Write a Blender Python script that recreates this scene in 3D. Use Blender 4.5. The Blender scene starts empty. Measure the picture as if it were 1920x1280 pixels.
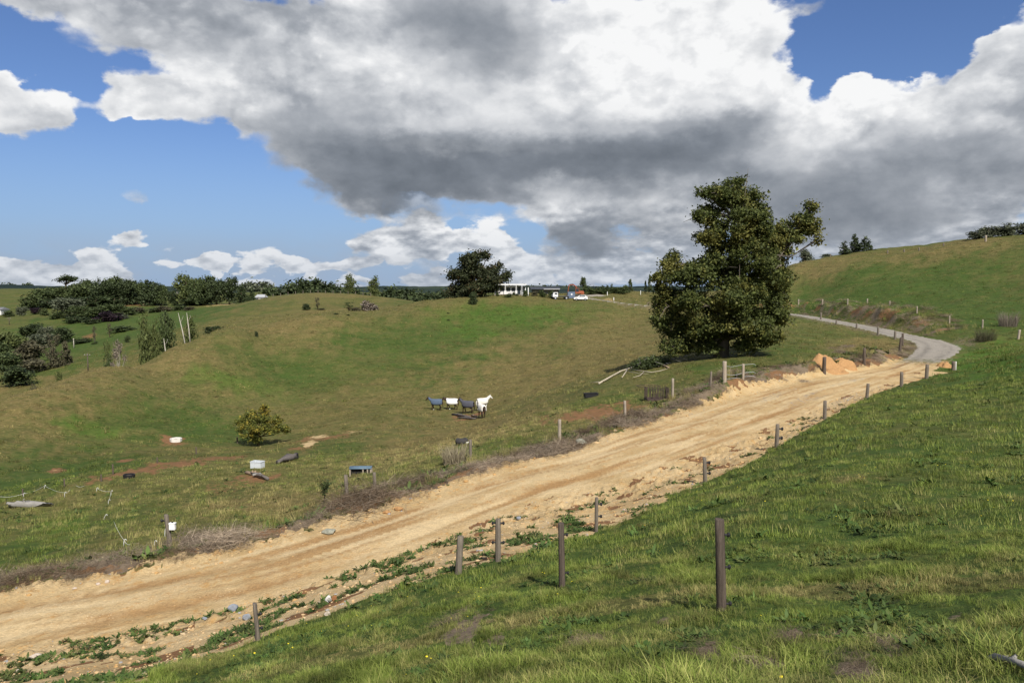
import bpy, bmesh, math, random
import numpy as np
from mathutils import Vector, Matrix

C = bpy.context.scene.collection
rad = math.radians
random.seed(7)
RNG = np.random.default_rng(11)

# ------------------------------------------------------------------ camera
F = 1387.0 / 1920.0 * 36.0
PITCH = rad(4.1)
cam_d = bpy.data.cameras.new('camera')
cam_d.sensor_width = 36.0
cam_d.lens = F
cam_d.clip_start = 0.1
cam_d.clip_end = 20000
cam = bpy.data.objects.new('camera', cam_d)
cam.rotation_euler = (math.pi / 2 - PITCH, 0, 0)
C.objects.link(cam)
bpy.context.scene.camera = cam

# ------------------------------------------------------------------ sun, exposure
SUN_EL, SUN_AZ = rad(45), rad(160)      # azimuth clockwise from +Y (the view direction)
sd = bpy.data.lights.new('sun', 'SUN')
sd.energy = 4.6
sd.angle = rad(0.55)
sd.color = (1.0, 0.94, 0.85)
sun = bpy.data.objects.new('sun', sd)
SV = Vector((math.sin(SUN_AZ) * math.cos(SUN_EL), math.cos(SUN_AZ) * math.cos(SUN_EL), math.sin(SUN_EL)))
sun.rotation_euler = SV.to_track_quat('Z', 'Y').to_euler()
C.objects.link(sun)
vs = bpy.context.scene.view_settings
vs.view_transform = 'Standard'
vs.look = 'None'
vs.exposure = 0.42
vs.gamma = 1.0
vs.use_curve_mapping = False


def pix_dir(px, py):
    cx, cy = (px - 960) / 1387.0, (640 - py) / 1387.0
    return (cx, math.cos(PITCH) + cy * math.sin(PITCH), -math.sin(PITCH) + cy * math.cos(PITCH))


# ------------------------------------------------------------------ a small node language
class V:
    """a node socket (or number) with arithmetic"""
    nt = None

    def __init__(self, s):
        self.s = s

    @staticmethod
    def math(op, *a, clamp=False):
        n = V.nt.nodes.new('ShaderNodeMath')
        n.operation = op
        n.use_clamp = clamp
        for i, x in enumerate(a):
            V.put(n.inputs[i], x)
        return V(n.outputs[0])

    @staticmethod
    def put(inp, x):
        if isinstance(x, V):
            V.nt.links.new(x.s, inp)
        elif x is not None:
            inp.default_value = x

    def __add__(a, b): return V.math('ADD', a, b)
    def __radd__(a, b): return V.math('ADD', b, a)
    def __sub__(a, b): return V.math('SUBTRACT', a, b)
    def __rsub__(a, b): return V.math('SUBTRACT', b, a)
    def __mul__(a, b): return V.math('MULTIPLY', a, b)
    def __rmul__(a, b): return V.math('MULTIPLY', b, a)
    def __truediv__(a, b): return V.math('DIVIDE', a, b)


def clamp01(a): return V.math('ADD', a, 0.0, clamp=True)
def vmax(a, b): return V.math('MAXIMUM', a, b)
def vmin(a, b): return V.math('MINIMUM', a, b)


def sstep(x, a, b, lo=0.0, hi=1.0):
    n = V.nt.nodes.new('ShaderNodeMapRange')
    n.interpolation_type = 'SMOOTHSTEP'
    n.inputs['From Min'].default_value = a
    n.inputs['From Max'].default_value = b
    n.inputs['To Min'].default_value = lo
    n.inputs['To Max'].default_value = hi
    V.put(n.inputs['Value'], x)
    return V(n.outputs[0])


def noise(vec, scale, detail=4, rough=0.5, dist=0.0, out='Fac', lac=2.0):
    n = V.nt.nodes.new('ShaderNodeTexNoise')
    V.put(n.inputs['Vector'], vec)
    n.inputs['Scale'].default_value = scale
    n.inputs['Detail'].default_value = detail
    n.inputs['Roughness'].default_value = rough
    n.inputs['Distortion'].default_value = dist
    n.inputs['Lacunarity'].default_value = lac
    return V(n.outputs[out])


def voronoi(vec, scale, feature='F1', out='Distance', rand=1.0):
    n = V.nt.nodes.new('ShaderNodeTexVoronoi')
    n.feature = feature
    V.put(n.inputs['Vector'], vec)
    n.inputs['Scale'].default_value = scale
    n.inputs['Randomness'].default_value = rand
    return V(n.outputs[out])


def vmath(op, a, b=None):
    n = V.nt.nodes.new('ShaderNodeVectorMath')
    n.operation = op
    V.put(n.inputs[0], a)
    if b is not None:
        V.put(n.inputs[1], b)
    return V(n.outputs['Value' if op in ('LENGTH', 'DOT_PRODUCT', 'DISTANCE') else 'Vector'])


def sep(v):
    n = V.nt.nodes.new('ShaderNodeSeparateXYZ')
    V.put(n.inputs[0], v)
    return V(n.outputs[0]), V(n.outputs[1]), V(n.outputs[2])


def comb(x, y, z):
    n = V.nt.nodes.new('ShaderNodeCombineXYZ')
    for i, q in enumerate((x, y, z)):
        V.put(n.inputs[i], q)
    return V(n.outputs[0])


def mix(fac, a, b):
    n = V.nt.nodes.new('ShaderNodeMix')
    n.data_type = 'RGBA'
    V.put(n.inputs[0], fac)
    for i, x in ((6, a), (7, b)):
        if isinstance(x, V):
            V.nt.links.new(x.s, n.inputs[i])
        else:
            n.inputs[i].default_value = (*x, 1) if len(x) == 3 else x
    return V(n.outputs[2])


def scale_col(c, f):
    return vmath('MULTIPLY', c, comb(f, f, f))


# ------------------------------------------------------------------ sky: Nishita air with procedural cumulus
world = bpy.data.worlds.new('World')
bpy.context.scene.world = world
world.use_nodes = True
wt = world.node_tree
wt.nodes.clear()
V.nt = wt


def px2ae(px, py):
    x, y, z = pix_dir(px, py)
    return math.degrees(math.atan2(x, y)), math.degrees(math.atan2(z, math.hypot(x, y)))


# cloud layout, (x, y, rx, ry, density, shade, weight-of-shade) in degrees of azimuth and elevation is derived from these
AZ0, AZ1, NA = -40.0, 40.0, 32
EL0, EL1, NE = -1.0, 25.0, 19
BACK = [  # bright cumulus: cx, cy, rx, ry, amount, shade
    (60, -10, 200, 42, 1.1, .66), (330, 50, 220, 75, 1.25, .70), (540, 90, 230, 110, 1.4, .68), (250, 12, 200, 45, 1.0, .64),
    (270, 182, 150, 40, 1.25, .84), (400, 165, 130, 52, 1.3, .92), (500, 205, 140, 56, 1.3, .66),
    (650, 150, 190, 150, 1.5, .74), (700, 60, 120, 120, 1.4, .82), (690, 110, 60, 60, 1.2, 1.0), (880, 70, 220, 130, 1.6, .80),
    (900, 240, 260, 110, 1.6, .86), (750, 240, 220, 90, 1.4, .72), (640, 290, 140, 70, 1.3, .55), (960, 310, 260, 80, 1.5, .6), (760, 345, 150, 45, 1.3, .4),
    (1260, 90, 200, 120, 1.7, 1.0), (1390, 60, 92, 90, 1.5, 1.0), (1415, 170, 72, 70, 1.4, .90), (1230, 190, 160, 70, 1.5, .90),
    (1100, 60, 60, 90, 1.5, .92), (1060, 200, 130, 70, 1.5, .84), (1250, 290, 200, 80, 1.5, .55), (1400, 260, 100, 60, 1.4, .60),
    (650, 393, 70, 20, 1.0, .66),
    (1110, 365, 130, 45, 1.4, .78), (1170, 385, 100, 40, 1.4, .70), (1040, 390, 46, 26, 1.1, .86), (1090, 430, 90, 50, 1.2, .5), (1270, 400, 90, 70, 1.3, .74),
    (1380, 335, 130, 80, 1.5, .6), (1470, 280, 80, 80, 1.4, .92),
    (1545, 215, 62, 44, 1.3, .95), (1590, 200, 70, 56, 1.3, 1.0), (1640, 180, 56, 54, 1.35, 1.0), (1700, 215, 60, 50, 1.3, .98), (1742, 192, 44, 36, 1.25, 1.0),
    (1540, 310, 120, 80, 1.5, .80), (1650, 300, 150, 80, 1.6, .66), (1800, 220, 110, 90, 1.5, .80), (1870, 140, 70, 84, 1.5, .88),
    (1900, 90, 60, 44, 1.35, .95), (1850, 320, 160, 90, 1.6, .6), (1700, 400, 220, 80, 1.6, .5), (1500, 400, 140, 80, 1.5, .5), (1890, 380, 60, 30, 1.2, 1.0),
    (1780, 450, 200, 40, 1.4, .6), (1560, 470, 140, 34, 1.3, .6), (1620, 456, 50, 22, .9, .95),
    (1990, 250, 120, 160, 1.5, .66), (2040, 60, 120, 120, 1.3, .75),
    (10, 190, 76, 58, 1.4, .98), (80, 226, 68, 30, 1.25, .80), (-60, 200, 80, 70, 1.2, .85), (40, 246, 90, 16, 1.0, .58),
    (100, 122, 34, 30, .80, .60), (208, 368, 36, 28, .90, .80), (140, 388, 32, 16, .78, .58), (72, 378, 22, 18, .7, .55), (380, 326, 18, 14, .62, .6), (255, 360, 34, 14, .70, .56),
    (1540, 10, 90, 14, .72, .55), (5, 80, 26, 26, .7, .6),
    (30, 462, 60, 36, 1.3, .90), (160, 475, 40, 26, 1.25, .98), (245, 462, 38, 30, 1.2, .88), (400, 485, 40, 26, 1.2, .95),
    (560, 495, 55, 34, 1.3, .98), (690, 465, 60, 30, 1.1, .72), (785, 450, 62, 56, 1.4, .74), (735, 465, 46, 36, 1.3, 1.0), (800, 418, 36, 26, 1.1, .92),
    (900, 460, 76, 36, 1.4, .94), (930, 440, 44, 24, 1.2, 1.0), (1000, 490, 70, 36, 1.2, .88), (1100, 510, 140, 28, 1.3, .84), (1180, 490, 90, 40, 1.3, .8), (1300, 480, 120, 50, 1.2, .7), (-80, 480, 70, 36, 1.2, .85),
]
FRONT = [  # grey undersides hanging in front: cx, cy, rx, ry, amount, shade
    (880, 60, 175, 92, 1.25, .42), (950, 110, 95, 66, 1.1, .38), (800, 20, 130, 60, 1.0, .50),
    (560, 262, 120, 48, .9, .44), (640, 300, 150, 58, 1.2, .34), (760, 318, 200, 62, 1.5, .20), (760, 368, 125, 36, 1.4, .15), (930, 315, 200, 55, 1.4, .26),
    (1110, 300, 190, 52, 1.4, .24), (1290, 275, 140, 58, 1.4, .26), (1395, 245, 90, 50, 1.2, .36), (1150, 335, 140, 28, 1.0, .28),
    (1190, 408, 100, 32, 1.0, .36), (1080, 432, 70, 40, 1.2, .30), (1110, 466, 84, 26, 1.3, .26), (1290, 420, 70, 36, 1.0, .42),
    (1660, 330, 160, 62, 1.2, .42), (1500, 370, 110, 80, 1.2, .36), (1640, 400, 190, 60, 1.3, .36), (1830, 300, 120, 70, 1.1, .46), (1800, 420, 130, 36, 1.1, .42), (1850, 200, 70, 50, .8, .60),
    (1560, 440, 140, 36, 1.2, .38), (1400, 350, 90, 60, 1.2, .38), (2000, 300, 110, 120, 1.2, .42),
    (900, 225, 240, 55, 1.0, .70), (1160, 240, 190, 50, 1.0, .62), (640, 245, 160, 44, 1.0, .56), (1330, 205, 120, 36, .9, .68), (900, 160, 190, 30, .8, .64), (760, 60, 50, 80, .7, .66), (1040, 40, 40, 70, .7, .66),
    (1700, 265, 170, 46, 1.0, .64), (1480, 300, 60, 50, .9, .6), (430, 95, 170, 44, .85, .62), (640, 205, 150, 44, .9, .55), (330, 205, 150, 24, .75, .62), (520, 225, 110, 34, .9, .50), (790, 490, 90, 24, .9, .52), (60, 244, 110, 14, .8, .5), (150, 60, 130, 30, .6, .62),
]
GRID = np.zeros((NE, NA, 4))


def cover(lst, px, py, fall):
    d, ws, sh = 0.0, 1e-9, 0.5e-9
    for (cx, cy, rx, ry, am, s_) in lst:
        rx2, ry2 = max(rx, 36), max(ry, 27)
        g = am * math.exp(-(((px - cx) / rx2) ** 2 + ((py - cy) / ry2) ** 2) * fall)
        d += g ** 3
        w = g ** 3.0
        ws += w
        sh += w * s_
    return min(d ** (1 / 3) / 1.6, 1.0), sh / ws


for i in range(NE):
    for j in range(NA):
        a = AZ0 + (AZ1 - AZ0) * j / (NA - 1)
        e = EL0 + (EL1 - EL0) * i / (NE - 1)
        dx, dy, dz = math.sin(rad(a)), math.cos(rad(a)), math.tan(rad(e))
        fwd, up_ = dy * math.cos(PITCH) - dz * math.sin(PITCH), dy * math.sin(PITCH) + dz * math.cos(PITCH)
        px, py = 960 + 1387 * dx / fwd, 640 - 1387 * up_ / fwd
        b_, sb = cover(BACK, px, py, 1.08)
        f_, sf = cover(FRONT, px, py, 1.0)
        GRID[i, j] = (b_, sb, sf, f_)

tc = wt.nodes.new('ShaderNodeTexCoord')
D = V(tc.outputs['Generated'])
Dx, Dy, Dz = sep(D)
flat = comb(Dx, Dy, Dz * 1.55)
w1 = noise(flat, 5.0, 3, .55, out='Color')
w2 = noise(flat, 15.0, 6, .58, out='Color')
w1x, w1y, w1z = sep(w1)
w2x, w2y, w2z = sep(w2)
az = V.math('ARCTAN2', Dx, Dy) * (180 / math.pi)
el = V.math('ARCSINE', Dz) * (180 / math.pi)
azw = az + (w1x - .5) * 3.2 + (w2x - .5) * 3.4
elw = el + (w1y - .5) * 1.6 + (w2y - .5) * 3.0
fa = V.math('PINGPONG', (azw - AZ0) / (AZ1 - AZ0), 1.0)
fe = clamp01((elw - EL0) / (EL1 - EL0)) * (NE - 1)
acc = [None] * 4
for i in range(NE):
    n = wt.nodes.new('ShaderNodeValToRGB')
    cr = n.color_ramp
    cr.interpolation = 'EASE'
    while len(cr.elements) < NA:
        cr.elements.new(0.5)
    for j in range(NA):
        e = cr.elements[j]
        e.position = j / (NA - 1)
        e.color = tuple(GRID[i, j])
    wt.links.new(fa.s, n.inputs[0])
    sn = wt.nodes.new('ShaderNodeSeparateColor')
    wt.links.new(n.outputs[0], sn.inputs[0])
    tri = clamp01(1.0 - V.math('ABSOLUTE', fe - float(i)))
    tri = tri * tri * (3.0 - 2.0 * tri)
    for q, src in enumerate((sn.outputs[0], sn.outputs[1], sn.outputs[2], n.outputs['Alpha'])):
        t = V(src) * tri
        acc[q] = t if acc[q] is None else acc[q] + t
cov, shd, shf, covf = acc
# away from the picture the cover goes on as the same kind of broken cumulus
gen = noise(flat, 2.2, 4, .55)
hi = sstep(el, 22, 32)
cov = cov * (1.0 - hi) + sstep(gen, .42, .66, .0, 1.0) * hi
covf = covf * (1.0 - hi) + sstep(gen, .58, .74, .0, .9) * hi
shd = shd * (1.0 - hi) + .82 * hi
shf = shf * (1.0 - hi) + .36 * hi
# a far band of small cumulus low over the horizon
lf = comb(Dx, Dy, Dz * 2.4)
band = noise(lf, 11.0, 4, .5)
cov = vmax(cov, sstep(el, 4.4, 1.2) * sstep(band, .34, .60, .20, .66))
# billows
up = comb(.014, 0.0, .030)
f0 = noise(flat, 8.0, 9, .58, dist=.15)
f1 = noise(vmath('ADD', flat, up), 8.0, 9, .58, dist=.15)
low = sstep(el, 7.5, 3.5)
g0 = noise(lf, 24.0, 6, .55)
g1 = noise(vmath('ADD', lf, (.002, 0.0, .014)), 24.0, 6, .55)
wob = vmath('SUBTRACT', w2, (.5, .5, .5))
b0 = voronoi(vmath('ADD', flat, scale_col(wob, .11)), 22.0, 'SMOOTH_F1')
b1 = voronoi(vmath('ADD', flat, scale_col(wob, .08)), 52.0, 'SMOOTH_F1')
bil = (.42 - b0) * .26 + (.42 - b1) * .13
dens = cov + (f0 - .5) * .46 + bil * .8 + (g0 - .5) * .55 * low
crisp = sstep(shd, .55, .95, .11, .045)
alpha = clamp01((dens - .40) / crisp * .5 + .5)
alpha = alpha * alpha * (3.0 - 2.0 * alpha)
thin = 1.0 - sstep(dens, .40, .56)
lum = shd + (f0 - f1) * .80 + bil * 1.30 * sstep(shd, .3, .8, .3, 1.0) + thin * .08 + (g0 - g1) * 1.3 * low - sstep(el, 5.0, 1.0) * .07
lum = clamp01(lum)
densf = covf + (f0 - .5) * .34 + bil * .30
alphaf = sstep(densf, .22, .80)
lumf = clamp01(shf * .88 + .125 + (f0 - f1) * .5 + bil * .34 + (1.0 - sstep(densf, .3, .7)) * .10)


def cloud_colour(l):
    rp = wt.nodes.new('ShaderNodeValToRGB')
    r = rp.color_ramp
    r.elements[0].position, r.elements[0].color = 0.0, (.070, .088, .112, 1)
    r.elements[1].position, r.elements[1].color = 1.0, (.97, .975, .98, 1)
    for p, c in ((.20, (.125, .146, .176)), (.40, (.225, .252, .292)), (.60, (.385, .412, .455)), (.80, (.66, .68, .71))):
        e = r.elements.new(p)
        e.color = (*c, 1)
    wt.links.new(l.s, rp.inputs[0])
    return V(rp.outputs[0])


cloud = cloud_colour(lum)
under = cloud_colour(lumf)
sky = wt.nodes.new('ShaderNodeTexSky')
sky.sky_type = 'NISHITA'
sky.sun_disc = False
sky.sun_elevation = SUN_EL
sky.sun_rotation = SUN_AZ
sky.altitude = 100
sky.air_density = 1.0
sky.dust_density = 0.35
sky.ozone_density = 2.2
SKYK = 0.062
air = V(sky.outputs[0])
air = vmath('MULTIPLY', air, (.78, .92, 1.24))
# the lowest degrees look through kilometres of blue haze
air = mix(sstep(el, -2.0, 13.0, .93, 0.0), air, tuple(c / SKYK for c in (.205, .305, .47)))
air = mix(sstep(el, 5.0, .8, 0.0, .75) * sstep(band, .30, .55, .35, 1.0), air, tuple(c / SKYK for c in (.27, .325, .41)))
# far clouds fade towards the horizon air
hz = sstep(el, -1.0, 7.0, .55, 0.0)
cloud = mix(hz, cloud, (.42, .49, .60))
under = mix(sstep(el, -1.0, 5.0, .4, 0.0), under, (.36, .42, .52))
both = mix(alphaf * sstep(alpha, .0, .8), cloud, under)
skyc = mix(vmax(alpha, alphaf * sstep(covf, .35, .55)), air, scale_col(both, .72 / SKYK))
bg = wt.nodes.new('ShaderNodeBackground')
bg.inputs['Strength'].default_value = SKYK
wt.links.new(skyc.s, bg.inputs[0])
wo = wt.nodes.new('ShaderNodeOutputWorld')
wt.links.new(bg.outputs[0], wo.inputs[0])
world.cycles.sampling_method = 'MANUAL'
world.cycles.sample_map_resolution = 512

# ------------------------------------------------------------------ terrain: a height surface through surveyed points
def perlin(x, y, seed=0):
    xi, yi = np.floor(x).astype(np.int64), np.floor(y).astype(np.int64)
    xf, yf = x - xi, y - yi
    u, v = xf * xf * xf * (xf * (xf * 6 - 15) + 10), yf * yf * yf * (yf * (yf * 6 - 15) + 10)

    def g(ix, iy, dx, dy):
        h = (ix * 374761393 + iy * 668265263 + seed * 974634777) & 0xFFFFFFFF
        h = ((h ^ (h >> 13)) * 1274126177) & 0xFFFFFFFF
        h = (h ^ (h >> 16)) & 0xFFFF
        a = h * (2 * math.pi / 65536.0)
        return np.cos(a) * dx + np.sin(a) * dy
    n00, n10 = g(xi, yi, xf, yf), g(xi + 1, yi, xf - 1, yf)
    n01, n11 = g(xi, yi + 1, xf, yf - 1), g(xi + 1, yi + 1, xf - 1, yf - 1)
    return ((n00 * (1 - u) + n10 * u) * (1 - v) + (n01 * (1 - u) + n11 * u) * v) * 1.5


def fbm(x, y, oct=4, seed=0, gain=.5):
    s, a, f = 0.0, 1.0, 1.0
    for k in range(oct):
        s = s + a * perlin(x * f + 17.3 * k, y * f - 9.1 * k, seed + k)
        a *= gain
        f *= 2.03
    return s


def ss(x, a, b):
    t = np.clip((x - a) / (b - a), 0, 1)
    return t * t * (3 - 2 * t)


# (image x, image y, distance ahead in metres) of points of the ground
SURVEY = [
    # near paddock
    (1350, 1280, 6.2), (1348, 1142, 9.9), (1052, 1098, 14), (960, 1280, 7.6), (600, 1280, 9.6), (250, 1280, 12), (481, 1200, 15.5),
    (-200, 1380, 11.5), (620, 1150, 16.3), (720, 1112, 17.3), (862, 1070, 18.6), (935, 1050, 19.6), (1000, 1030, 21), (1118, 1000, 24),
    (1240, 945, 28), (1322, 907, 32), (1456, 838, 39.5), (1546, 787, 46.5), (1625, 748, 54), (1690, 724, 62), (1737, 710, 68), (1788, 698, 76),
    (1920, 1280, 5.2), (1920, 1100, 9), (1920, 1000, 12.8), (1920, 900, 19.5), (1920, 800, 31), (1920, 720, 48), (1920, 662, 72), (2100, 640, 60),
    (1600, 900, 22), (1600, 1000, 15.2), (1600, 1140, 9.3), (1350, 1000, 17), (1350, 930, 24.5), (1600, 820, 34), (1750, 760, 46), (1180, 1060, 15.5),
    (2300, 1000, 11), (2300, 800, 26),
    # ground along the outer edge of the near fence down to the road, and the road itself
    (300, 1235, 17), (700, 1075, 22), (1000, 985, 27), (1200, 920, 33), (0, 1240, 19.5),
    (0, 1173, 23.2), (480, 1080, 25.5), (860, 956, 32.3), (1100, 882, 41.5), (1240, 835, 44), (1400, 780, 53), (1520, 735, 62), (1620, 709, 72), (1700, 688, 79.5),
    (1757, 657, 96), (1690, 629, 116), (1640, 616.5, 128), (1560, 601.5, 149), (1480, 588, 172), (1300, 577, 192), (1150, 568, 208),
    # verge beyond the road and the paddock with the gate
    (0, 1110, 27), (150, 1062, 29), (318, 1020, 30.5), (480, 1000, 32), (650, 937, 36), (760, 905, 39), (880, 870, 41.5), (1050, 825, 47), (1172, 783, 54), (1230, 752, 60),
    (1330, 722, 63), (1358, 713, 64), (1470, 692, 72), (1545, 697, 69), (1620, 682, 77), (1690, 658, 92),
    (1550, 645, 98), (1450, 640, 100), (1450, 600, 146), (1400, 655, 92), (1350, 668, 85), (1250, 700, 76), (1300, 682, 80), (1600, 630, 110),
    (1108, 741, 69), (1150, 712, 78), (1000, 760, 82), (900, 790, 86), (860, 772, 100), (870, 828, 59), (677, 887, 50), (483, 876, 56), (480, 896, 52),
    (200, 960, 43), (560, 960, 37), (100, 1010, 36), (0, 1000, 38), (350, 930, 46),
    # hollow and far side of the bowl
    (488, 836, 84), (560, 828, 80), (300, 866, 61), (150, 892, 55), (0, 935, 49), (-200, 985, 42), (0, 900, 58), (150, 872, 68), (330, 826, 84), (700, 745, 112),
    (0, 850, 68), (0, 800, 78), (0, 750, 90), (-250, 830, 80), (200, 686, 115), (100, 716, 102), (430, 616, 150), (320, 648, 134), (560, 596, 172), (650, 586, 185), (800, 567, 207), (870, 558, 216), (940, 551, 222),
    (1000, 553, 224), (1100, 556, 226), (300, 780, 95), (300, 700, 120), (500, 720, 124), (500, 650, 148), (700, 680, 140), (700, 620, 170), (850, 660, 150),
    (850, 600, 190), (1000, 600, 188), (1000, 640, 160), (1000, 700, 122), (950, 730, 112), (1150, 640, 148), (1150, 690, 104), (1200, 600, 184), (1200, 562, 226),
    (1180, 546, 245), (1300, 548, 245), (1450, 549, 245), (760, 770, 100), (200, 800, 86),
    # ground dropping behind the near ridge
    (1000, 566, 290), (1200, 562, 320), (1450, 558, 320), (870, 585, 260), (700, 585, 225), (520, 612, 195), (300, 705, 150), (100, 755, 125), (0, 785, 112), (-250, 850, 110),
    (0, 745, 150), (60, 722, 165), (130, 700, 180), (250, 672, 185), (0, 660, 230), (100, 648, 245), (200, 640, 240), (330, 640, 190), (150, 604, 300), (250, 602, 295), (350, 602, 255),
    (0, 577, 380), (100, 562, 430), (0, 547, 520), (100, 543, 505), (200, 556, 440), (300, 571, 395), (400, 573, 370), (-250, 640, 260), (-250, 560, 450),
    (440, 572, 310), (480, 562, 300), (560, 550, 305), (640, 550, 305), (700, 556, 298), (760, 565, 290), (830, 577, 284), (450, 592, 245), (600, 572, 265), (700, 576, 258),
    (560, 572, 400), (700, 574, 400), (450, 566, 480), (600, 552, 620), (800, 556, 620), (850, 558, 500),
    # right hill
    (1500, 569, 188), (1600, 571, 165), (1720, 586, 136), (1840, 613, 114), (1905, 641, 99), (2050, 650, 90),
    (1480, 493, 234), (1600, 477, 226), (1700, 470, 216), (1820, 453, 206), (1920, 445, 200), (2150, 420, 180), (1600, 520, 192), (1750, 520, 176), (1900, 520, 160), (1900, 580, 128),
    (1750, 560, 152), (1500, 530, 208), (1420, 520, 240), (1380, 540, 240), (2100, 540, 130), (2300, 600, 90),
    (1500, 512, 300), (1700, 500, 300), (1920, 480, 290), (2200, 470, 290),
    # far country
    (0, 539, 2300), (300, 540, 2300), (1030, 539, 2300), (1500, 540, 2300), (1920, 540, 2300), (500, 543, 1100), (0, 546, 900), (1030, 548, 900), (1700, 535, 900), (800, 548, 1100),
    (300, 552, 700), (0, 543, 7000), (960, 543, 7000), (1920, 543, 7000), (-300, 545, 2300), (2200, 545, 2300),
]
KU = 2.6


def _survey():
    P = []
    for px, py, Y in SURVEY:
        x, y, z = pix_dir(px, py)
        X = x / y * Y
        P.append((math.atan2(X, Y), math.log(math.hypot(X, Y)), (z / y * Y) / math.hypot(X, Y)))
    # the slope the photographer stands on
    for a in (-.9, -.6, -.3, 0, .3, .6, .9):
        for r in (1.0, 1.8, 3.2):
            x, y = r * math.sin(a), r * math.cos(a)
            P.append((a, math.log(r), (-1.62 + .15 * x - .27 * y) / r))
    return np.array(P)


SP = _survey()
_U, _W, _T = SP[:, 0] * KU, SP[:, 1], SP[:, 2]


def _phi(d2):
    return 0.5 * d2 * np.log(d2 + 1e-12)


_n = len(SP)
_A = np.zeros((_n + 3, _n + 3))
_A[:_n, :_n] = _phi((_U[:, None] - _U[None]) ** 2 + (_W[:, None] - _W[None]) ** 2) + np.eye(_n) * 2e-3
_A[:_n, _n:] = np.stack([np.ones(_n), _U, _W], 1)
_A[_n:, :_n] = _A[:_n, _n:].T
_S = np.linalg.solve(_A, np.concatenate([_T, [0, 0, 0]]))


def base_height(x, y):
    x, y = np.atleast_1d(np.asarray(x, float)), np.atleast_1d(np.asarray(y, float))
    r = np.maximum(np.hypot(x, y), .5)
    a = np.arctan2(x, y)
    u, w = (np.clip(a, -.95, .95) * KU).astype(np.float32), np.log(r).astype(np.float32)
    t = np.empty(len(x))
    Uf, Wf, Sf = _U.astype(np.float32), _W.astype(np.float32), _S[:_n].astype(np.float32)
    for i in range(0, len(x), 20000):
        s = slice(i, i + 20000)
        d2 = (u[s, None] - Uf) ** 2 + (w[s, None] - Wf) ** 2
        t[s] = (d2 * np.log(d2 + 1e-9)) @ Sf * .5 + _S[_n] + _S[_n + 1] * u[s] + _S[_n + 2] * w[s]
    back = ss(np.abs(a), .9, 1.7)
    tb = -1.62 / r + .10 * ss(r, 2, 60) * (1 - ss(r, 300, 2000))
    t = t * (1 - back) + tb * back
    return t * r


# road: stations (image x, far-edge row, near-edge row, height) -> centre, half width
ROAD = [(-330, 1205, 1310, -11.15), (0, 1128, 1217, -10.8), (240, 1085, 1178, -10.5), (480, 1035, 1124, -10.2), (700, 971, 1052, -10.0), (860, 922, 990, -9.8), (985, 878, 945, -9.6),
        (1100, 847, 916, -9.42), (1240, 798, 872, -9.2), (1400, 745, 815, -9.0), (1520, 708, 766, -8.8), (1620, 692, 728, -8.6), (1700, 679, 698, -8.42)]
_rc = []
for px, t_, b_, z in ROAD:
    pts = []
    for row in (t_, b_):
        x, y, zz = pix_dir(px, row)
        k = z / zz
        pts.append((x * k, y * k))
    _rc.append((pts[0], pts[1], z))
ctr, hw = [], []
for i, (p, q, z) in enumerate(_rc):
    c = ((p[0] + q[0]) / 2, (p[1] + q[1]) / 2)
    j0, j1 = max(i - 1, 0), min(i + 1, len(_rc) - 1)
    tx = (_rc[j1][0][0] + _rc[j1][1][0] - _rc[j0][0][0] - _rc[j0][1][0])
    ty = (_rc[j1][0][1] + _rc[j1][1][1] - _rc[j0][0][1] - _rc[j0][1][1])
    L = math.hypot(tx, ty)
    w = abs((p[0] - q[0]) * ty - (p[1] - q[1]) * tx) / L
    ctr.append((c[0], c[1], z))
    hw.append(min(w / 2, 3.2))
for px, row, Y, w in ((1757, 657, 96, 2.5), (1742, 641, 107, 2.2), (1690, 629, 116, 2.2), (1640, 616.5, 128, 2.1), (1560, 601.5, 149, 2.0), (1480, 588, 172, 1.5), (1390, 581, 184, 1.1), (1300, 577, 192, 1.0), (1200, 571, 203, .8), (1130, 563, 214, .9), (1090, 557.5, 224, 1.8)):
    x, y, z = pix_dir(px, row)
    ctr.append((x / y * Y, Y, z / y * Y))
    hw.append(w)


def _dense(pts, n=14):
    P = np.array(pts)
    P = np.vstack([2 * P[0] - P[1], P, 2 * P[-1] - P[-2]])
    out = []
    for i in range(1, len(P) - 2):
        p0, p1, p2, p3 = P[i - 1], P[i], P[i + 1], P[i + 2]
        for k in range(n):
            t = k / n
            out.append(.5 * (2 * p1 + (p2 - p0) * t + (2 * p0 - 5 * p1 + 4 * p2 - p3) * t * t + (3 * p1 - p0 - 3 * p2 + p3) * t ** 3))
    out.append(P[-2])
    return np.array(out)


RD = _dense([(*c, w) for c, w in zip(ctr, hw)])      # x, y, z, half width
_tan = np.gradient(RD[:, :2], axis=0)
_tan /= np.linalg.norm(_tan, axis=1)[:, None]
ROAD_LEN = np.concatenate([[0], np.cumsum(np.linalg.norm(np.diff(RD[:, :2], axis=0), axis=1))])


def road_coords(x, y):
    """station index, signed offset from the centreline (positive: left of travel, the far side), on points near the road; else nan"""
    x, y = np.asarray(x, float), np.asarray(y, float)
    best = np.full(len(x), 1e9)
    idx = np.zeros(len(x), int)
    for i in range(0, len(x), 40000):
        s = slice(i, i + 40000)
        d = (x[s, None] - RD[None, :, 0]) ** 2 + (y[s, None] - RD[None, :, 1]) ** 2
        idx[s] = d.argmin(1)
        best[s] = np.sqrt(d[np.arange(d.shape[0]), idx[s]])
    dx, dy = x - RD[idx, 0], y - RD[idx, 1]
    t = _tan[idx]
    off = -(dx * t[:, 1] - dy * t[:, 0])
    return idx, np.sign(off) * np.maximum(best * .0 + np.hypot(dx, dy), 1e-6), best


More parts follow.
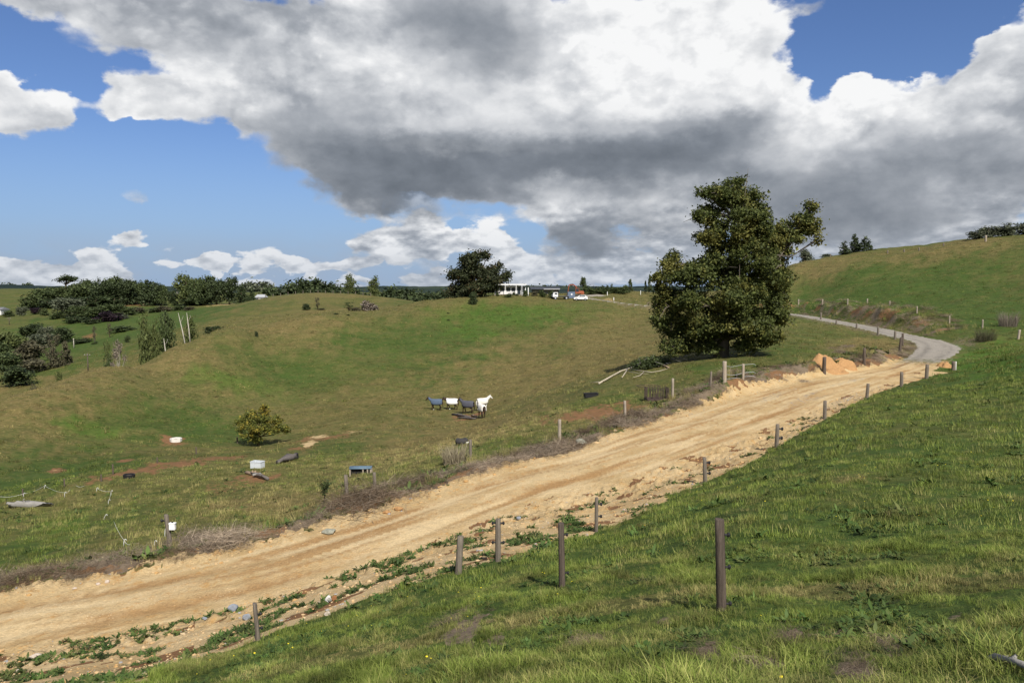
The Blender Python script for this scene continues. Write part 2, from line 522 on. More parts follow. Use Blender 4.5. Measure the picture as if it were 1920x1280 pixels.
def ground_full(x, y):
    """height, road idx, road offset"""
    x, y = np.atleast_1d(np.asarray(x, float)), np.atleast_1d(np.asarray(y, float))
    r = np.hypot(x, y)
    h = base_height(x, y)
    near = ss(r, 3, 9)
    # humps, sheep tracks and tussocky ground
    h = h + near * fbm(x / 2.3, y / 2.3, 4, 3) * .085 * (1 - ss(r, 120, 300))
    h = h + fbm(x / 14, y / 14, 4, 21) * .30 * ss(r, 45, 110) * (1 - ss(r, 1500, 3000))
    h = h + fbm(x / 60, y / 60, 4, 31) * 1.2 * ss(r, 280, 500) + fbm(x / 420, y / 420, 4, 37) * 9.0 * ss(r, 900, 2000)
    ter = h * 1.25 + fbm(x / 9, y / 9, 3, 5) * .7
    h = h + .15 * np.sin(ter * 2 * math.pi) * ss(r, 75, 110) * (1 - ss(r, 260, 400)) * (.5 + .5 * fbm(x / 25, y / 25, 2, 9))
    idx = np.zeros(len(x), int)
    off = np.full(len(x), 99.0)
    m = (r > 12) & (r < 260) & (y > 5)
    if m.any():
        i, o, b = road_coords(x[m], y[m])
        idx[m], off[m] = i, o
        w = RD[i, 3]
        a = np.abs(o)
        zr = RD[i, 2] - .05 * (np.clip(a / w, 0, 1) ** 2) + .04
        s = ROAD_LEN[i]
        # wheel ruts
        zr = zr - .05 * np.exp(-((a - .55 * w) / .35) ** 2) + fbm(x[m] / .9, y[m] / .9, 3, 41) * .018
        reach = np.where(o > 0, 2.2, 4.5)
        reach = np.minimum(reach, 1.5 + (r[m] * .06))
        k = 1 - ss(a, w, w + reach)
        hm = h[m] * (1 - k) + zr * k
        rub = ss(a, w * .85, w + .8) * (1 - ss(a, w + 2.5, w + 5))
        hm = hm + rub * (np.abs(fbm(x[m] / .8, y[m] / .8, 4, 47)) * .22 - .04) * (1 - ss(r[m], 60, 110))
        # windrow of soil pushed to the far side of the road, and the cut bank on the outside of the bend
        hm = hm + .55 * np.exp(-((o - w - 1.7) / .9) ** 2) * (.55 + .6 * fbm(s / 6, o / 3, 3, 55)) * (ROAD_LEN[i] < 92) * (o > 0)
        far = ss(s, 128, 150) * (1 - ss(s, 225, 250))
        hm = hm - far * .35 * np.exp(-((o + w + 1.6) / 1.0) ** 2) + far * (o < 0) * ss(a, w + 2.4, w + 4.6) * (1 - ss(a, w + 6, w + 14)) * 1.7 * (.75 + .5 * fbm(x[m] / 4, y[m] / 4, 3, 61))
        h[m] = hm
    return h, idx, off


def gz(x, y):
    return float(ground_full([x], [y])[0][0])


_ray_r = np.exp(np.linspace(math.log(2.5), math.log(3000), 1500))


def at(px, py, ymin=0.0):
    """the first point of the ground on the sight line through an image point (beyond ymin metres ahead)"""
    x, y, z = pix_dir(px, py)
    k = math.hypot(x, y)
    X, Y, Z = _ray_r * x / k, _ray_r * y / k, _ray_r * z / k
    h = ground_full(X, Y)[0]
    below = np.where((Z <= h) & (Y > ymin))[0]
    if len(below) == 0:
        j = int(np.argmin(np.where(Y > ymin, np.abs(h - Z) / _ray_r, 9)))
        return Vector((X[j], Y[j], h[j]))
    j = below[0]
    if j == 0:
        return Vector((X[0], Y[0], h[0]))
    d0, d1 = Z[j - 1] - h[j - 1], h[j] - Z[j]
    f = d0 / max(d0 + d1, 1e-6) if d0 > 0 else 1
    xx, yy = X[j - 1] + (X[j] - X[j - 1]) * f, Y[j - 1] + (Y[j] - Y[j - 1]) * f
    return Vector((xx, yy, gz(xx, yy)))


def on(px, Y):
    """ground point at image column px, Y metres ahead"""
    x, y, z = pix_dir(px, 640)
    X = x / y * Y
    return Vector((X, Y, gz(X, Y)))

# ------------------------------------------------------------------ object helpers
def tag(o, label=None, cat=None, group=None, kind=None):
    if label: o['label'] = label
    if cat: o['category'] = cat
    if group: o['group'] = group
    if kind: o['kind'] = kind
    return o


def link(name, mesh, parent=None, mat=None):
    o = bpy.data.objects.new(name, mesh)
    C.objects.link(o)
    if parent is not None:
        o.parent = parent
    if mat is not None and mesh is not None and len(mesh.materials) == 0:
        mesh.materials.append(mat)
    return o


def np_mesh(name, verts, faces, smooth=False):
    """faces: (n,4) or (n,3) int array"""
    me = bpy.data.meshes.new(name)
    verts = np.asarray(verts, np.float32)
    faces = np.asarray(faces, np.int32)
    k = faces.shape[1]
    me.vertices.add(len(verts))
    me.vertices.foreach_set('co', verts.ravel())
    me.loops.add(faces.size)
    me.loops.foreach_set('vertex_index', faces.ravel())
    me.polygons.add(len(faces))
    me.polygons.foreach_set('loop_start', np.arange(0, faces.size, k, dtype=np.int32))
    if smooth:
        me.polygons.foreach_set('use_smooth', np.ones(len(faces), bool))
    me.update(calc_edges=True)
    return me


# ------------------------------------------------------------------ materials
def material(name):
    m = bpy.data.materials.new(name)
    m.use_nodes = True
    m.node_tree.nodes.clear()
    V.nt = m.node_tree
    return m


def finish(m, col, rough=.9, bump=None, bump_s=.3, bump_d=.05, spec=.25, trans=0.0, metal=0.0):
    nt = m.node_tree
    b = nt.nodes.new('ShaderNodeBsdfPrincipled')
    if isinstance(col, V):
        nt.links.new(col.s, b.inputs['Base Color'])
    else:
        b.inputs['Base Color'].default_value = (*col, 1)
    V.put(b.inputs['Roughness'], rough)
    b.inputs['Specular IOR Level'].default_value = spec
    b.inputs['Metallic'].default_value = metal
    if bump is not None:
        bn = nt.nodes.new('ShaderNodeBump')
        bn.inputs['Strength'].default_value = bump_s
        bn.inputs['Distance'].default_value = bump_d
        nt.links.new(bump.s, bn.inputs['Height'])
        nt.links.new(bn.outputs[0], b.inputs['Normal'])
    out = nt.nodes.new('ShaderNodeOutputMaterial')
    if trans > 0:
        t = nt.nodes.new('ShaderNodeBsdfTranslucent')
        if isinstance(col, V):
            nt.links.new(col.s, t.inputs[0])
        else:
            t.inputs[0].default_value = (*col, 1)
        mx = nt.nodes.new('ShaderNodeMixShader')
        mx.inputs[0].default_value = trans
        nt.links.new(b.outputs[0], mx.inputs[1])
        nt.links.new(t.outputs[0], mx.inputs[2])
        nt.links.new(mx.outputs[0], out.inputs[0])
    else:
        nt.links.new(b.outputs[0], out.inputs[0])
    return m


def pos(local=False):
    n = V.nt.nodes.new('ShaderNodeTexCoord' if local else 'ShaderNodeNewGeometry')
    return V(n.outputs['Object' if local else 'Position'])


def attr(name, inst=False):
    n = V.nt.nodes.new('ShaderNodeAttribute')
    n.attribute_name = name
    if inst:
        n.attribute_type = 'INSTANCER'
    return n


def simple(name, col, var=.25, scale=6.0, rough=.8, stretch=None, bump=.15, spec=.25, metal=0.0):
    """a plain worn surface: base colour with two scales of noise"""
    m = material(name)
    p = pos(True)
    if stretch:
        p = vmath('MULTIPLY', p, stretch)
    a, b = noise(p, scale, 5, .6), noise(p, scale * 7, 4, .6)
    f = 1.0 + ((a - .5) * 1.3 + (b - .5) * .9) * (2.0 * var)
    c = scale_col(comb(*col), f)
    return finish(m, c, rough, b, bump, .02, spec, metal=metal)


# ground material, masks per vertex: A = dry, lush, yellow dirt, brown soil; B = gravel, litter
def ground_material(name):
    m = material(name)
    p = pos()
    A, B = attr('mask_a'), attr('mask_b')
    ca = V.nt.nodes.new('ShaderNodeSeparateColor')
    V.nt.links.new(A.outputs['Color'], ca.inputs[0])
    dry, lush, dirt, soil = V(ca.outputs[0]), V(ca.outputs[1]), V(ca.outputs[2]), V(A.outputs['Alpha'])
    cb = V.nt.nodes.new('ShaderNodeSeparateColor')
    V.nt.links.new(B.outputs['Color'], cb.inputs[0])
    gravel, litter, rut = V(cb.outputs[0]), V(cb.outputs[1]), V(cb.outputs[2])
    n1 = noise(p, .06, 4, .55)
    n2 = noise(p, .45, 5, .6)
    n3 = noise(p, 2.6, 5, .65)
    n4 = noise(p, 14.0, 4, .65)
    n5 = noise(p, 1.15, 6, .72)
    n7 = noise(vmath('MULTIPLY', p, (.10, .10, 1.5)), 1.0, 4, .6)
    n6 = noise(vmath('MULTIPLY', p, (.5, 1.4, 1.4)), 1.0, 5, .7)
    d = clamp01(dry + (n1 - .5) * .9 + (n2 - .5) * 1.0 + (n3 - .5) * .9)
    grass = mix(d, (.052, .084, .017), (.150, .118, .044))
    straw = mix(sstep(n3, .52, .72), grass, (.26, .205, .088))
    grass = mix(sstep(dry, .3, .9, .1, .75), grass, straw)
    grass = mix(clamp01(lush + (n2 - .5) * .5 * sstep(lush, 0, .3)), grass, (.066, .132, .017))
    grass = mix(sstep(n6, .54, .66, .0, .6), grass, (.036, .060, .013))
    grass = scale_col(grass, clamp01(-.54 + n4 * .5 + n3 * .55 + n5 * 1.15 + n7 * .72))
    # yellow road clay, brown topsoil
    clay = mix(sstep(n2, .35, .65), (.385, .275, .135), (.47, .352, .19))
    clay = mix(sstep(n3, .5, .75), clay, (.36, .205, .072))
    clay = mix(rut, clay, (.29, .175, .075))
    clay = mix(V(B.outputs['Alpha']) * .8, clay, (.51, .395, .225))
    pale = voronoi(p, 9.0, 'F1', 'Distance')
    clay = mix(sstep(pale, .22, .08) * sstep(n2, .45, .6), clay, (.64, .51, .33))
    clay = scale_col(clay, .42 + n4 * .78 + n3 * .38)
    earth = mix(n3, (.125, .070, .036), (.245, .128, .058))
    stone = mix(voronoi(p, 7.0, 'F1', 'Color'), (.235, .212, .178), (.33, .30, .25))
    stone = scale_col(stone, (.65 + n4 * .6) * (1.0 - rut * .35))
    lit = mix(n4, (.105, .078, .052), (.215, .168, .118))
    lit = mix(sstep(n3, .55, .7), lit, (.12, .10, .05))
    edge = (n3 - .5) * 1.1 + (n4 - .5) * .6
    c = grass
    c = mix(sstep(litter + edge, .38, .62), c, lit)
    c = mix(sstep(soil + edge, .38, .66), c, earth)
    c = mix(sstep(dirt + edge, .40, .60), c, clay)
    c = mix(sstep(gravel + edge, .36, .64), c, stone)
    h = n4 * .5 + n3 + n2 * 1.6 + (1.0 - pale) * .2 * dirt
    return finish(m, c, .95, h, .7, .11, .1)


GM = ground_material('ground')

FARM = material('far_forest_ground')
_p = pos()
FARM = finish(FARM, mix(sstep(noise(_p, .004, 4, .6), .40, .60), (.015, .025, .022), (.034, .048, .032)), .95, spec=.05)

# ------------------------------------------------------------------ masks
PATCH = [  # image x, y, width, height, channel, amount
    (780, 640, 360, 90, 'green', .9), (560, 690, 300, 80, 'green', .8), (430, 712, 170, 34, 'lush', .5), (940, 590, 240, 46, 'lush', .45), (1020, 582, 150, 26, 'lush', .4),
    (900, 615, 340, 60, 'green', .8), (300, 790, 330, 80, 'green', .9), (165, 802, 120, 40, 'lush', .6), (150, 872, 300, 60, 'green', 1), (50, 905, 200, 60, 'green', 1),
    (115, 985, 100, 36, 'lush', .7), (50, 1030, 260, 70, 'green', .9), (200, 975, 300, 60, 'green', .5), (400, 812, 200, 50, 'green', .8), (900, 628, 70, 24, 'lush', .5), (870, 620, 60, 22, 'lush', .5),
    (1700, 545, 460, 90, 'green', .75), (1870, 672, 190, 70, 'lush', .9), (1600, 560, 300, 40, 'green', .9), (1850, 590, 300, 60, 'green', .6), (1050, 655, 80, 30, 'green', .7), (1030, 700, 60, 14, 'green', .4),
    (640, 850, 140, 40, 'green', .7), (920, 845, 160, 40, 'green', .7), (1000, 835, 120, 26, 'green', .7), (1120, 755, 200, 30, 'green', .5), (1350, 690, 160, 40, 'green', .7), (1480, 655, 150, 50, 'green', .55),
    (1000, 690, 420, 130, 'dry', .25), (880, 805, 320, 60, 'dry', .45), (740, 850, 200, 50, 'dry', .35), (560, 945, 150, 40, 'dry', .5), (1140, 645, 260, 110, 'dry', .25), (60, 770, 240, 90, 'dry', .3),
    (330, 680, 260, 50, 'dry', .3), (560, 615, 260, 40, 'dry', .35), (600, 565, 300, 36, 'dry', .35), (1560, 500, 200, 36, 'dry', .5), (1780, 470, 300, 34, 'dry', .5), (450, 1015, 260, 40, 'dry', .6),
    (1600, 610, 200, 30, 'dry', .25), (1640, 650, 160, 40, 'dry', .6), (490, 945, 200, 40, 'dry', .5),
    (582, 831, 44, 12, 'dirt', .8), (602, 818, 50, 9, 'dirt', .6), (660, 810, 54, 9, 'dirt', .5), (640, 816, 90, 18, 'soil', .5), (325, 826, 80, 22, 'soil', .75), (330, 826, 60, 12, 'dirt', .35), (760, 660, 330, 110, 'green', .8), (620, 700, 330, 90, 'green', .6), (950, 600, 300, 60, 'green', .9), (150, 650, 320, 100, 'green', 1), (280, 605, 300, 60, 'green', .8), (60, 690, 160, 50, 'green', .8), (480, 700, 260, 60, 'green', .5), (1090, 590, 130, 40, 'green', .5), (120, 720, 200, 40, 'dry', .3), (560, 650, 160, 30, 'dry', .2),  # far-left valley greens: greener turf, with cloud shade put into the colour too
    (108, 881, 44, 12, 'soil', .9), (106, 880, 30, 8, 'dirt', .4), (235, 864, 46, 6, 'soil', .8), (330, 870, 170, 16, 'soil', .72), (250, 886, 150, 18, 'soil', .75), (410, 860, 150, 14, 'soil', .62), (190, 900, 90, 12, 'soil', .6),
    (480, 896, 130, 28, 'soil', .7), (420, 915, 150, 36, 'soil', .5), (600, 820, 150, 14, 'soil', .6), (565, 840, 90, 14, 'soil', .6), (1120, 778, 280, 46, 'soil', .68), (1330, 735, 120, 26, 'soil', .45), (1250, 768, 140, 24, 'soil', .4), (530, 622, 26, 9, 'dirt', .4), (540, 618, 60, 20, 'soil', .3),
    (272, 567, 64, 12, 'dirt', 1.0), (250, 572, 90, 8, 'soil', .6), (170, 630, 34, 14, 'soil', .6), (880, 780, 60, 10, 'soil', .75), (1140, 562, 60, 8, 'dirt', .5), (1110, 554, 90, 5, 'gravel', .8), (420, 571, 110, 4, 'dirt', .5),
    (870, 1180, 110, 56, 'litter', .95), (935, 1200, 50, 26, 'litter', .9), (1330, 1220, 66, 34, 'litter', 1), (1488, 1193, 54, 26, 'litter', 1.1), (1440, 1240, 66, 38, 'litter', 1), (1610, 1250, 80, 46, 'litter', 1.1), (1680, 1215, 80, 34, 'litter', .9), (1040, 1190, 50, 20, 'litter', .8), (1100, 1205, 60, 24, 'litter', .8), (1250, 1165, 50, 20, 'litter', .6), (1560, 1195, 60, 20, 'litter', .7),
    (1790, 1155, 36, 14, 'litter', .5), (880, 1135, 40, 14, 'litter', .4), (1570, 900, 120, 16, 'dry', .5), (1100, 1200, 90, 24, 'dry', .5), (1240, 1260, 120, 30, 'dry', .4), (710, 1185, 40, 14, 'litter', .4), (520, 1225, 40, 14, 'litter', .4),
    (1600, 660, 120, 26, 'litter', .5), (1450, 698, 130, 14, 'litter', .6), (1650, 590, 160, 16, 'litter', .6), (1800, 640, 120, 24, 'litter', .5), (1590, 600, 120, 12, 'soil', .4), (1850, 645, 60, 14, 'soil', .4),
    (30, 770, 160, 60, 'dry', .3), (1680, 655, 80, 20, 'litter', .3), (870, 786, 70, 8, 'soil', .6), (865, 833, 30, 8, 'soil', .4),
]
_PC = []
for (px, py, w, h, ch, am) in PATCH:
    c = at(px, py)
    r = math.hypot(c.x, c.y)
    p0, p1 = at(px, py + h / 2), at(px, py - h / 2)
    r0, r1 = math.hypot(p0.x, p0.y), math.hypot(p1.x, p1.y)
    if r1 > r * 1.8: r1 = r * 1.4
    hl = max((math.log(r1) - math.log(r0)) / 2, .012)
    x, y, z = pix_dir(px + w / 2, py)
    ha = max(abs(math.atan2(x, y) - math.atan2(c.x, c.y)), .004)
    _PC.append((math.atan2(c.x, c.y), (math.log(r0) + math.log(r1)) / 2, ha, hl, ch, am))

# width of the bare bank between the near paddock's turf and the road, by distance along the road
_E = [(250, 1280), (350, 1242), (481, 1199), (620, 1148), (720, 1111), (862, 1069), (935, 1049), (1000, 1030), (1118, 996), (1240, 943), (1322, 905), (1400, 870), (1456, 838), (1500, 812), (1546, 786), (1585, 765), (1625, 747), (1690, 722), (1737, 708), (1780, 698)]
_EP = [at(*e) for e in _E]
_ei, _eo, _ = road_coords([p.x for p in _EP], [p.y for p in _EP])
_es = ROAD_LEN[_ei]
_ord = np.argsort(_es)
EDGE_S, EDGE_W = _es[_ord], np.maximum(np.abs(_eo[_ord]) - RD[_ei[_ord], 3], .3)


def masks(x, y, idx, off, h):
    r = np.hypot(x, y)
    a, lr = np.arctan2(x, y), np.log(np.maximum(r, .1))
    wob1, wob2 = fbm(a * 60, lr * 22, 4, 71) * .55, fbm(a * 60, lr * 22, 4, 77) * .55
    ch = {k: np.zeros(len(x)) for k in ('dry', 'green', 'lush', 'dirt', 'soil', 'gravel', 'litter')}
    for (a0, l0, ha, hl, c, am) in _PC:
        m = (np.abs(a - a0) < ha * 1.9) & (np.abs(lr - l0) < hl * 1.9)
        if m.any():
            q = np.hypot((a[m] - a0) / ha + wob1[m], (lr[m] - l0) / hl + wob2[m])
            ch[c][m] = np.maximum(ch[c][m], am * (1 - ss(q, .25, 1.5)))
    idxr = np.abs(off) < 60
    s = ROAD_LEN[idx]
    w = RD[idx, 3]
    jag = fbm(x / 1.1, y / 1.1, 4, 81)
    ew = np.interp(s, EDGE_S, EDGE_W, left=EDGE_W[0], right=1.0)
    paddock = ((off < -(w + ew)) & (s < 120)) | (r < 10)
    dry = np.where(paddock & idxr | (r < 11), .10, np.where(r < 95, .55, .62))
    right = ss(a, .26, .42) * ss(r, 98, 125)
    dry = dry * (1 - right) + .34 * right
    dry = np.where(r > 260, .36, dry)
    dry = np.clip(dry + ch['dry'] - ch['green'] * .55, 0, 1)
    # the road and its banks
    ao = np.abs(off)
    onroad = idxr & (ao < w + jag * .22)
    bank = idxr & (off < -w * .9) & (off > -(w + ew + jag * .16)) & (s < 128) & ~onroad
    far_bank = idxr & (off > w * .9) & (off < w + 1.0 + jag * .5) & (s < 96)
    dirt, soil, gravel, litter = ch['dirt'], ch['soil'], ch['gravel'], ch['litter']
    grey = ss(s, 74, 112)
    dirt = np.where(onroad | bank | far_bank, 1.0 - grey * 1.0, dirt)
    gravel = np.where(onroad, grey, gravel)
    weeds = idxr & (off > w + .8) & (off < w + 5.4 + jag * 1.2) & (s < 96)
    litter = np.where(weeds, np.clip(.62 + .5 * fbm(s / 4, off / 1.2, 3, 85), 0, 1) * (1 - ss(off, w + 3.2, w + 6.0)), litter)
    soil = np.where(idxr & (off > w + .4) & (off < w + 1.8) & (s < 96), np.clip(.45 + .7 * fbm(s / 5, off / 2, 3, 87), 0, 1), soil)
    soil = np.where(bank & (fbm(s / 1.8, off / 1.3, 3, 89) > .42) & (dirt > .5), .9, soil)
    dirt = np.where(bank & (soil > .85), .25, dirt)
    cut = idxr & (off < -w) & (s > 128) & (s < 236)
    litter = np.where(cut, np.maximum(litter, .65 * ss(ao, w, w + 1) * (1 - ss(ao, w + 5, w + 9)) * (.6 + .6 * fbm(x / 3, y / 3, 3, 91))), litter)
    soil = np.where(cut, np.maximum(soil, .6 * ss(ao, w + 2, w + 3.5) * (1 - ss(ao, w + 4.5, w + 6.5)) * (fbm(x / 7, y / 7, 2, 93) > .05)), soil)
    vg = idxr & (off > w) & (off < w + 4) & (s > 96) & (s < 236)
    litter = np.where(vg, np.maximum(litter, .5 * (1 - ss(off, w + 1, w + 4))), litter)
    rut = np.where(onroad, np.exp(-((ao - .5 * w + jag * .3) / .42) ** 2) * (.35 + .65 * ss(fbm(s / 7, off, 2, 95), -.3, .5)), 0)
    st1, st2, st3 = fbm(s / 11, off * 1.7, 4, 97), fbm(s / 8 + 40, off * 1.4, 4, 98), fbm(s / 16, off * .9 + 9, 4, 99)
    rut = np.clip(rut * .9 + onroad * (1 - grey) * .75 * ss(st1, .05, .6), 0, 1)
    dust = onroad * (1 - grey) * ss(st2, -.05, .5)
    gravel = np.maximum(gravel, np.where(onroad | bank, .42 * ss(st3, .0, .5) * ss(s, 36, 60), 0))
    return np.stack([dry, ch['lush'], dirt, soil], 1), np.stack([gravel, litter, rut, dust], 1), onroad, bank, paddock


# ------------------------------------------------------------------ ground sheet: fan of rings, dense inside the view
def build_ground():
    a_in = np.linspace(rad(-40), rad(40), 800)
    a_out = np.linspace(rad(40), rad(320), 90)[1:-1]
    az = np.concatenate([a_in, a_out])
    rs = np.concatenate([np.exp(np.linspace(math.log(.6), math.log(4.5), 30)), np.exp(np.linspace(math.log(4.5), math.log(130), 470))[1:], np.exp(np.linspace(math.log(130), math.log(600), 190))[1:], np.exp(np.linspace(math.log(600), math.log(9000), 110))[1:]])
    na, nr = len(az), len(rs)
    A, R = np.meshgrid(az, rs)
    x, y = (R * np.sin(A)).ravel(), (R * np.cos(A)).ravel()
    h, idx, off = ground_full(x, y)
    ma, mb, onroad, bank, paddock = masks(x, y, idx, off, h)
    x, y, h = np.append(x, 0), np.append(y, 0), np.append(h, -1.62)
    ma, mb = np.vstack([ma, [.1, 0, 0, 0]]), np.vstack([mb, [0, 0, 0, 0]])
    onroad, bank = np.append(onroad, False), np.append(bank, False)
    verts = np.stack([x, y, h], 1)
    j, i = np.meshgrid(np.arange(na), np.arange(nr - 1))
    j2 = (j + 1) % na
    quads = np.stack([i * na + j, (i + 1) * na + j, (i + 1) * na + j2, i * na + j2], -1).reshape(-1, 4)
    fan = np.stack([np.full(na, len(x) - 1), np.arange(na), (np.arange(na) + 1) % na, np.full(na, len(x) - 1)], 1)
    fr = rs[np.minimum(i.ravel(), nr - 1)]
    froad, fbank = onroad[quads].sum(1) >= 3, bank[quads].sum(1) >= 3
    fhill = fr > 262
    ffar = fr > 820
    parts = (('road', froad), ('road_bank', fbank & ~froad), ('hills', fhill & ~froad & ~ffar), ('far_hills', ffar), ('ground', ~(froad | fbank | fhill)))
    for name, sel in parts:
        q = quads[sel]
        used, inv = np.unique(q, return_inverse=True)
        me = np_mesh(name, verts[used], inv.reshape(-1, 4), True)
        if name == 'ground':
            pass
        for an, m in (('mask_a', ma), ('mask_b', mb)):
            at_ = me.attributes.new(an, 'FLOAT_COLOR', 'POINT')
            at_.data.foreach_set('color', m[used].astype(np.float32).ravel())
        tag(link(name, me, mat=FARM if name == 'far_hills' else GM), kind='structure')


build_ground()

# ------------------------------------------------------------------ grass, weeds and dead growth (nobody could count these)
PROTO = {}


def proto_collection(name, meshes):
    col = bpy.data.collections.new(name)
    for k, me in enumerate(meshes):
        col.objects.link(bpy.data.objects.new('%s_%02d' % (name, k), me))
    return col


def scatter(name, P, rot, scl, var, dry, val, protos):
    me = bpy.data.meshes.new(name)
    n = len(P)
    me.vertices.add(n)
    me.vertices.foreach_set('co', np.asarray(P, np.float32).ravel())
    for an, typ, dat in (('rot', 'FLOAT_VECTOR', rot), ('scl', 'FLOAT_VECTOR', scl)):
        me.attributes.new(an, typ, 'POINT').data.foreach_set('vector', np.asarray(dat, np.float32).ravel())
    me.attributes.new('var', 'INT', 'POINT').data.foreach_set('value', np.asarray(var, np.int32))
    for an, dat in (('dry', dry), ('val', val)):
        me.attributes.new(an, 'FLOAT', 'POINT').data.foreach_set('value', np.asarray(dat, np.float32))
    o = tag(link(name, me), kind='stuff')
    g = bpy.data.node_groups.new(name, 'GeometryNodeTree')
    g.interface.new_socket('Geometry', in_out='INPUT', socket_type='NodeSocketGeometry')
    g.interface.new_socket('Geometry', in_out='OUTPUT', socket_type='NodeSocketGeometry')
    N = g.nodes
    gi, go = N.new('NodeGroupInput'), N.new('NodeGroupOutput')
    ci = N.new('GeometryNodeCollectionInfo')
    ci.inputs['Collection'].default_value = protos
    ci.inputs['Separate Children'].default_value = True
    ci.inputs['Reset Children'].default_value = True
    ip = N.new('GeometryNodeInstanceOnPoints')
    ip.inputs['Pick Instance'].default_value = True

    def na(nm, typ):
        a = N.new('GeometryNodeInputNamedAttribute')
        a.data_type = typ
        a.inputs['Name'].default_value = nm
        return [q for q in a.outputs if q.enabled and q.name == 'Attribute'][0]
    g.links.new(gi.outputs[0], ip.inputs['Points'])
    g.links.new(ci.outputs[0], ip.inputs['Instance'])
    g.links.new(na('var', 'INT'), ip.inputs['Instance Index'])
    g.links.new(na('rot', 'FLOAT_VECTOR'), ip.inputs['Rotation'])
    g.links.new(na('scl', 'FLOAT_VECTOR'), ip.inputs['Scale'])
    g.links.new(ip.outputs[0], go.inputs[0])
    md = o.modifiers.new('scatter', 'NODES')
    md.node_group = g
    return o


def blade_tuft(seed, nb, r, hl, hh, w, lean=.5, seg=2):
    R = random.Random(seed)
    vs_, fs = [], []
    for b in range(nb):
        a = R.uniform(0, 6.283)
        rr = r * math.sqrt(R.random())
        bx, by = rr * math.cos(a), rr * math.sin(a)
        d = R.uniform(0, 6.283)
        L, ln = R.uniform(hl, hh), R.uniform(.1, lean)
        fx, fy = math.cos(d), math.sin(d)
        sx, sy = -fy * w * R.uniform(.7, 1.2) / 2, fx * w / 2
        i0 = len(vs_)
        for k in range(seg + 1):
            t = k / seg
            ww = (1 - t * t * .8)
            z, q = L * (t - .35 * ln * t * t), L * ln * t * t * 1.2
            if k == seg:
                vs_ += [(bx + fx * q + sx * .12, by + fy * q + sy * .12, z), (bx + fx * q - sx * .12, by + fy * q - sy * .12, z)]
            else:
                vs_ += [(bx + fx * q + sx * ww, by + fy * q + sy * ww, z - (.02 if k == 0 else 0)), (bx + fx * q - sx * ww, by + fy * q - sy * ww, z - (.02 if k == 0 else 0))]
        for k in range(seg):
            j = i0 + 2 * k
            fs.append((j, j + 1, j + 3, j + 2))
    return np_mesh('tuft', vs_, fs)


def leaf_rosette(seed, nl, r, w, rise=.35):
    R = random.Random(seed)
    vs_, fs = [], []
    for b in range(nl):
        d = R.uniform(0, 6.283)
        ox, oy = R.gauss(0, r * .4), R.gauss(0, r * .4)
        L, up_ = R.uniform(.5, 1.0) * r, R.uniform(.05, rise * 2)
        fx, fy = math.cos(d), math.sin(d)
        ww = w * R.uniform(.6, 1.2)
        i0 = len(vs_)
        for t, q in ((0, .15), (.45, 1.0), (1.0, .25)):
            z = L * up_ * t * (1.4 - t * .6) + .01
            vs_ += [(ox + fx * L * t - fy * ww * q, oy + fy * L * t + fx * ww * q, z), (ox + fx * L * t + fy * ww * q, oy + fy * L * t - fx * ww * q, z * .96)]
        fs += [(i0, i0 + 1, i0 + 3, i0 + 2), (i0 + 2, i0 + 3, i0 + 5, i0 + 4)]
    return np_mesh('rosette', vs_, fs)


def stick_tangle(seed, n, r, h, w):
    R = random.Random(seed)
    vs_, fs = [], []
    for b in range(n):
        p = Vector((R.gauss(0, r * .45), R.gauss(0, r * .45), R.random() ** 1.5 * h * .6))
        d = Vector((R.gauss(0, 1), R.gauss(0, 1), R.uniform(-.1, .9))).normalized()
        L = R.uniform(.15, .5) * r * 1.6
        s = d.cross(Vector((R.gauss(0, 1), R.gauss(0, 1), R.gauss(0, 1)))).normalized() * w / 2
        bend = Vector((R.gauss(0, .2), R.gauss(0, .2), -.15)) * L
        i0 = len(vs_)
        for t, q in ((0, 1), (.5, .8), (1, .35)):
            c = p + d * (L * t) + bend * t * t
            vs_ += [tuple(c + s * q), tuple(c - s * q)]
        fs += [(i0, i0 + 1, i0 + 3, i0 + 2), (i0 + 2, i0 + 3, i0 + 5, i0 + 4)]
    return np_mesh('tangle', vs_, fs)


def plant_material(name, green, dryc, trans=.3, hue=.25, rough=.6):
    m = material(name)
    a, b = attr('dry', True), attr('val', True)
    ob = V.nt.nodes.new('ShaderNodeObjectInfo')
    gi = V.nt.nodes.new('ShaderNodeNewGeometry')
    ri = V(gi.outputs['Random Per Island'])
    d = clamp01(V(a.outputs['Fac']) + (ri - .5) * .55)
    c = mix(d, green, dryc)
    c = scale_col(c, V(b.outputs['Fac']) * (.72 + ri * .55))
    return finish(m, c, rough, spec=.2, trans=trans)


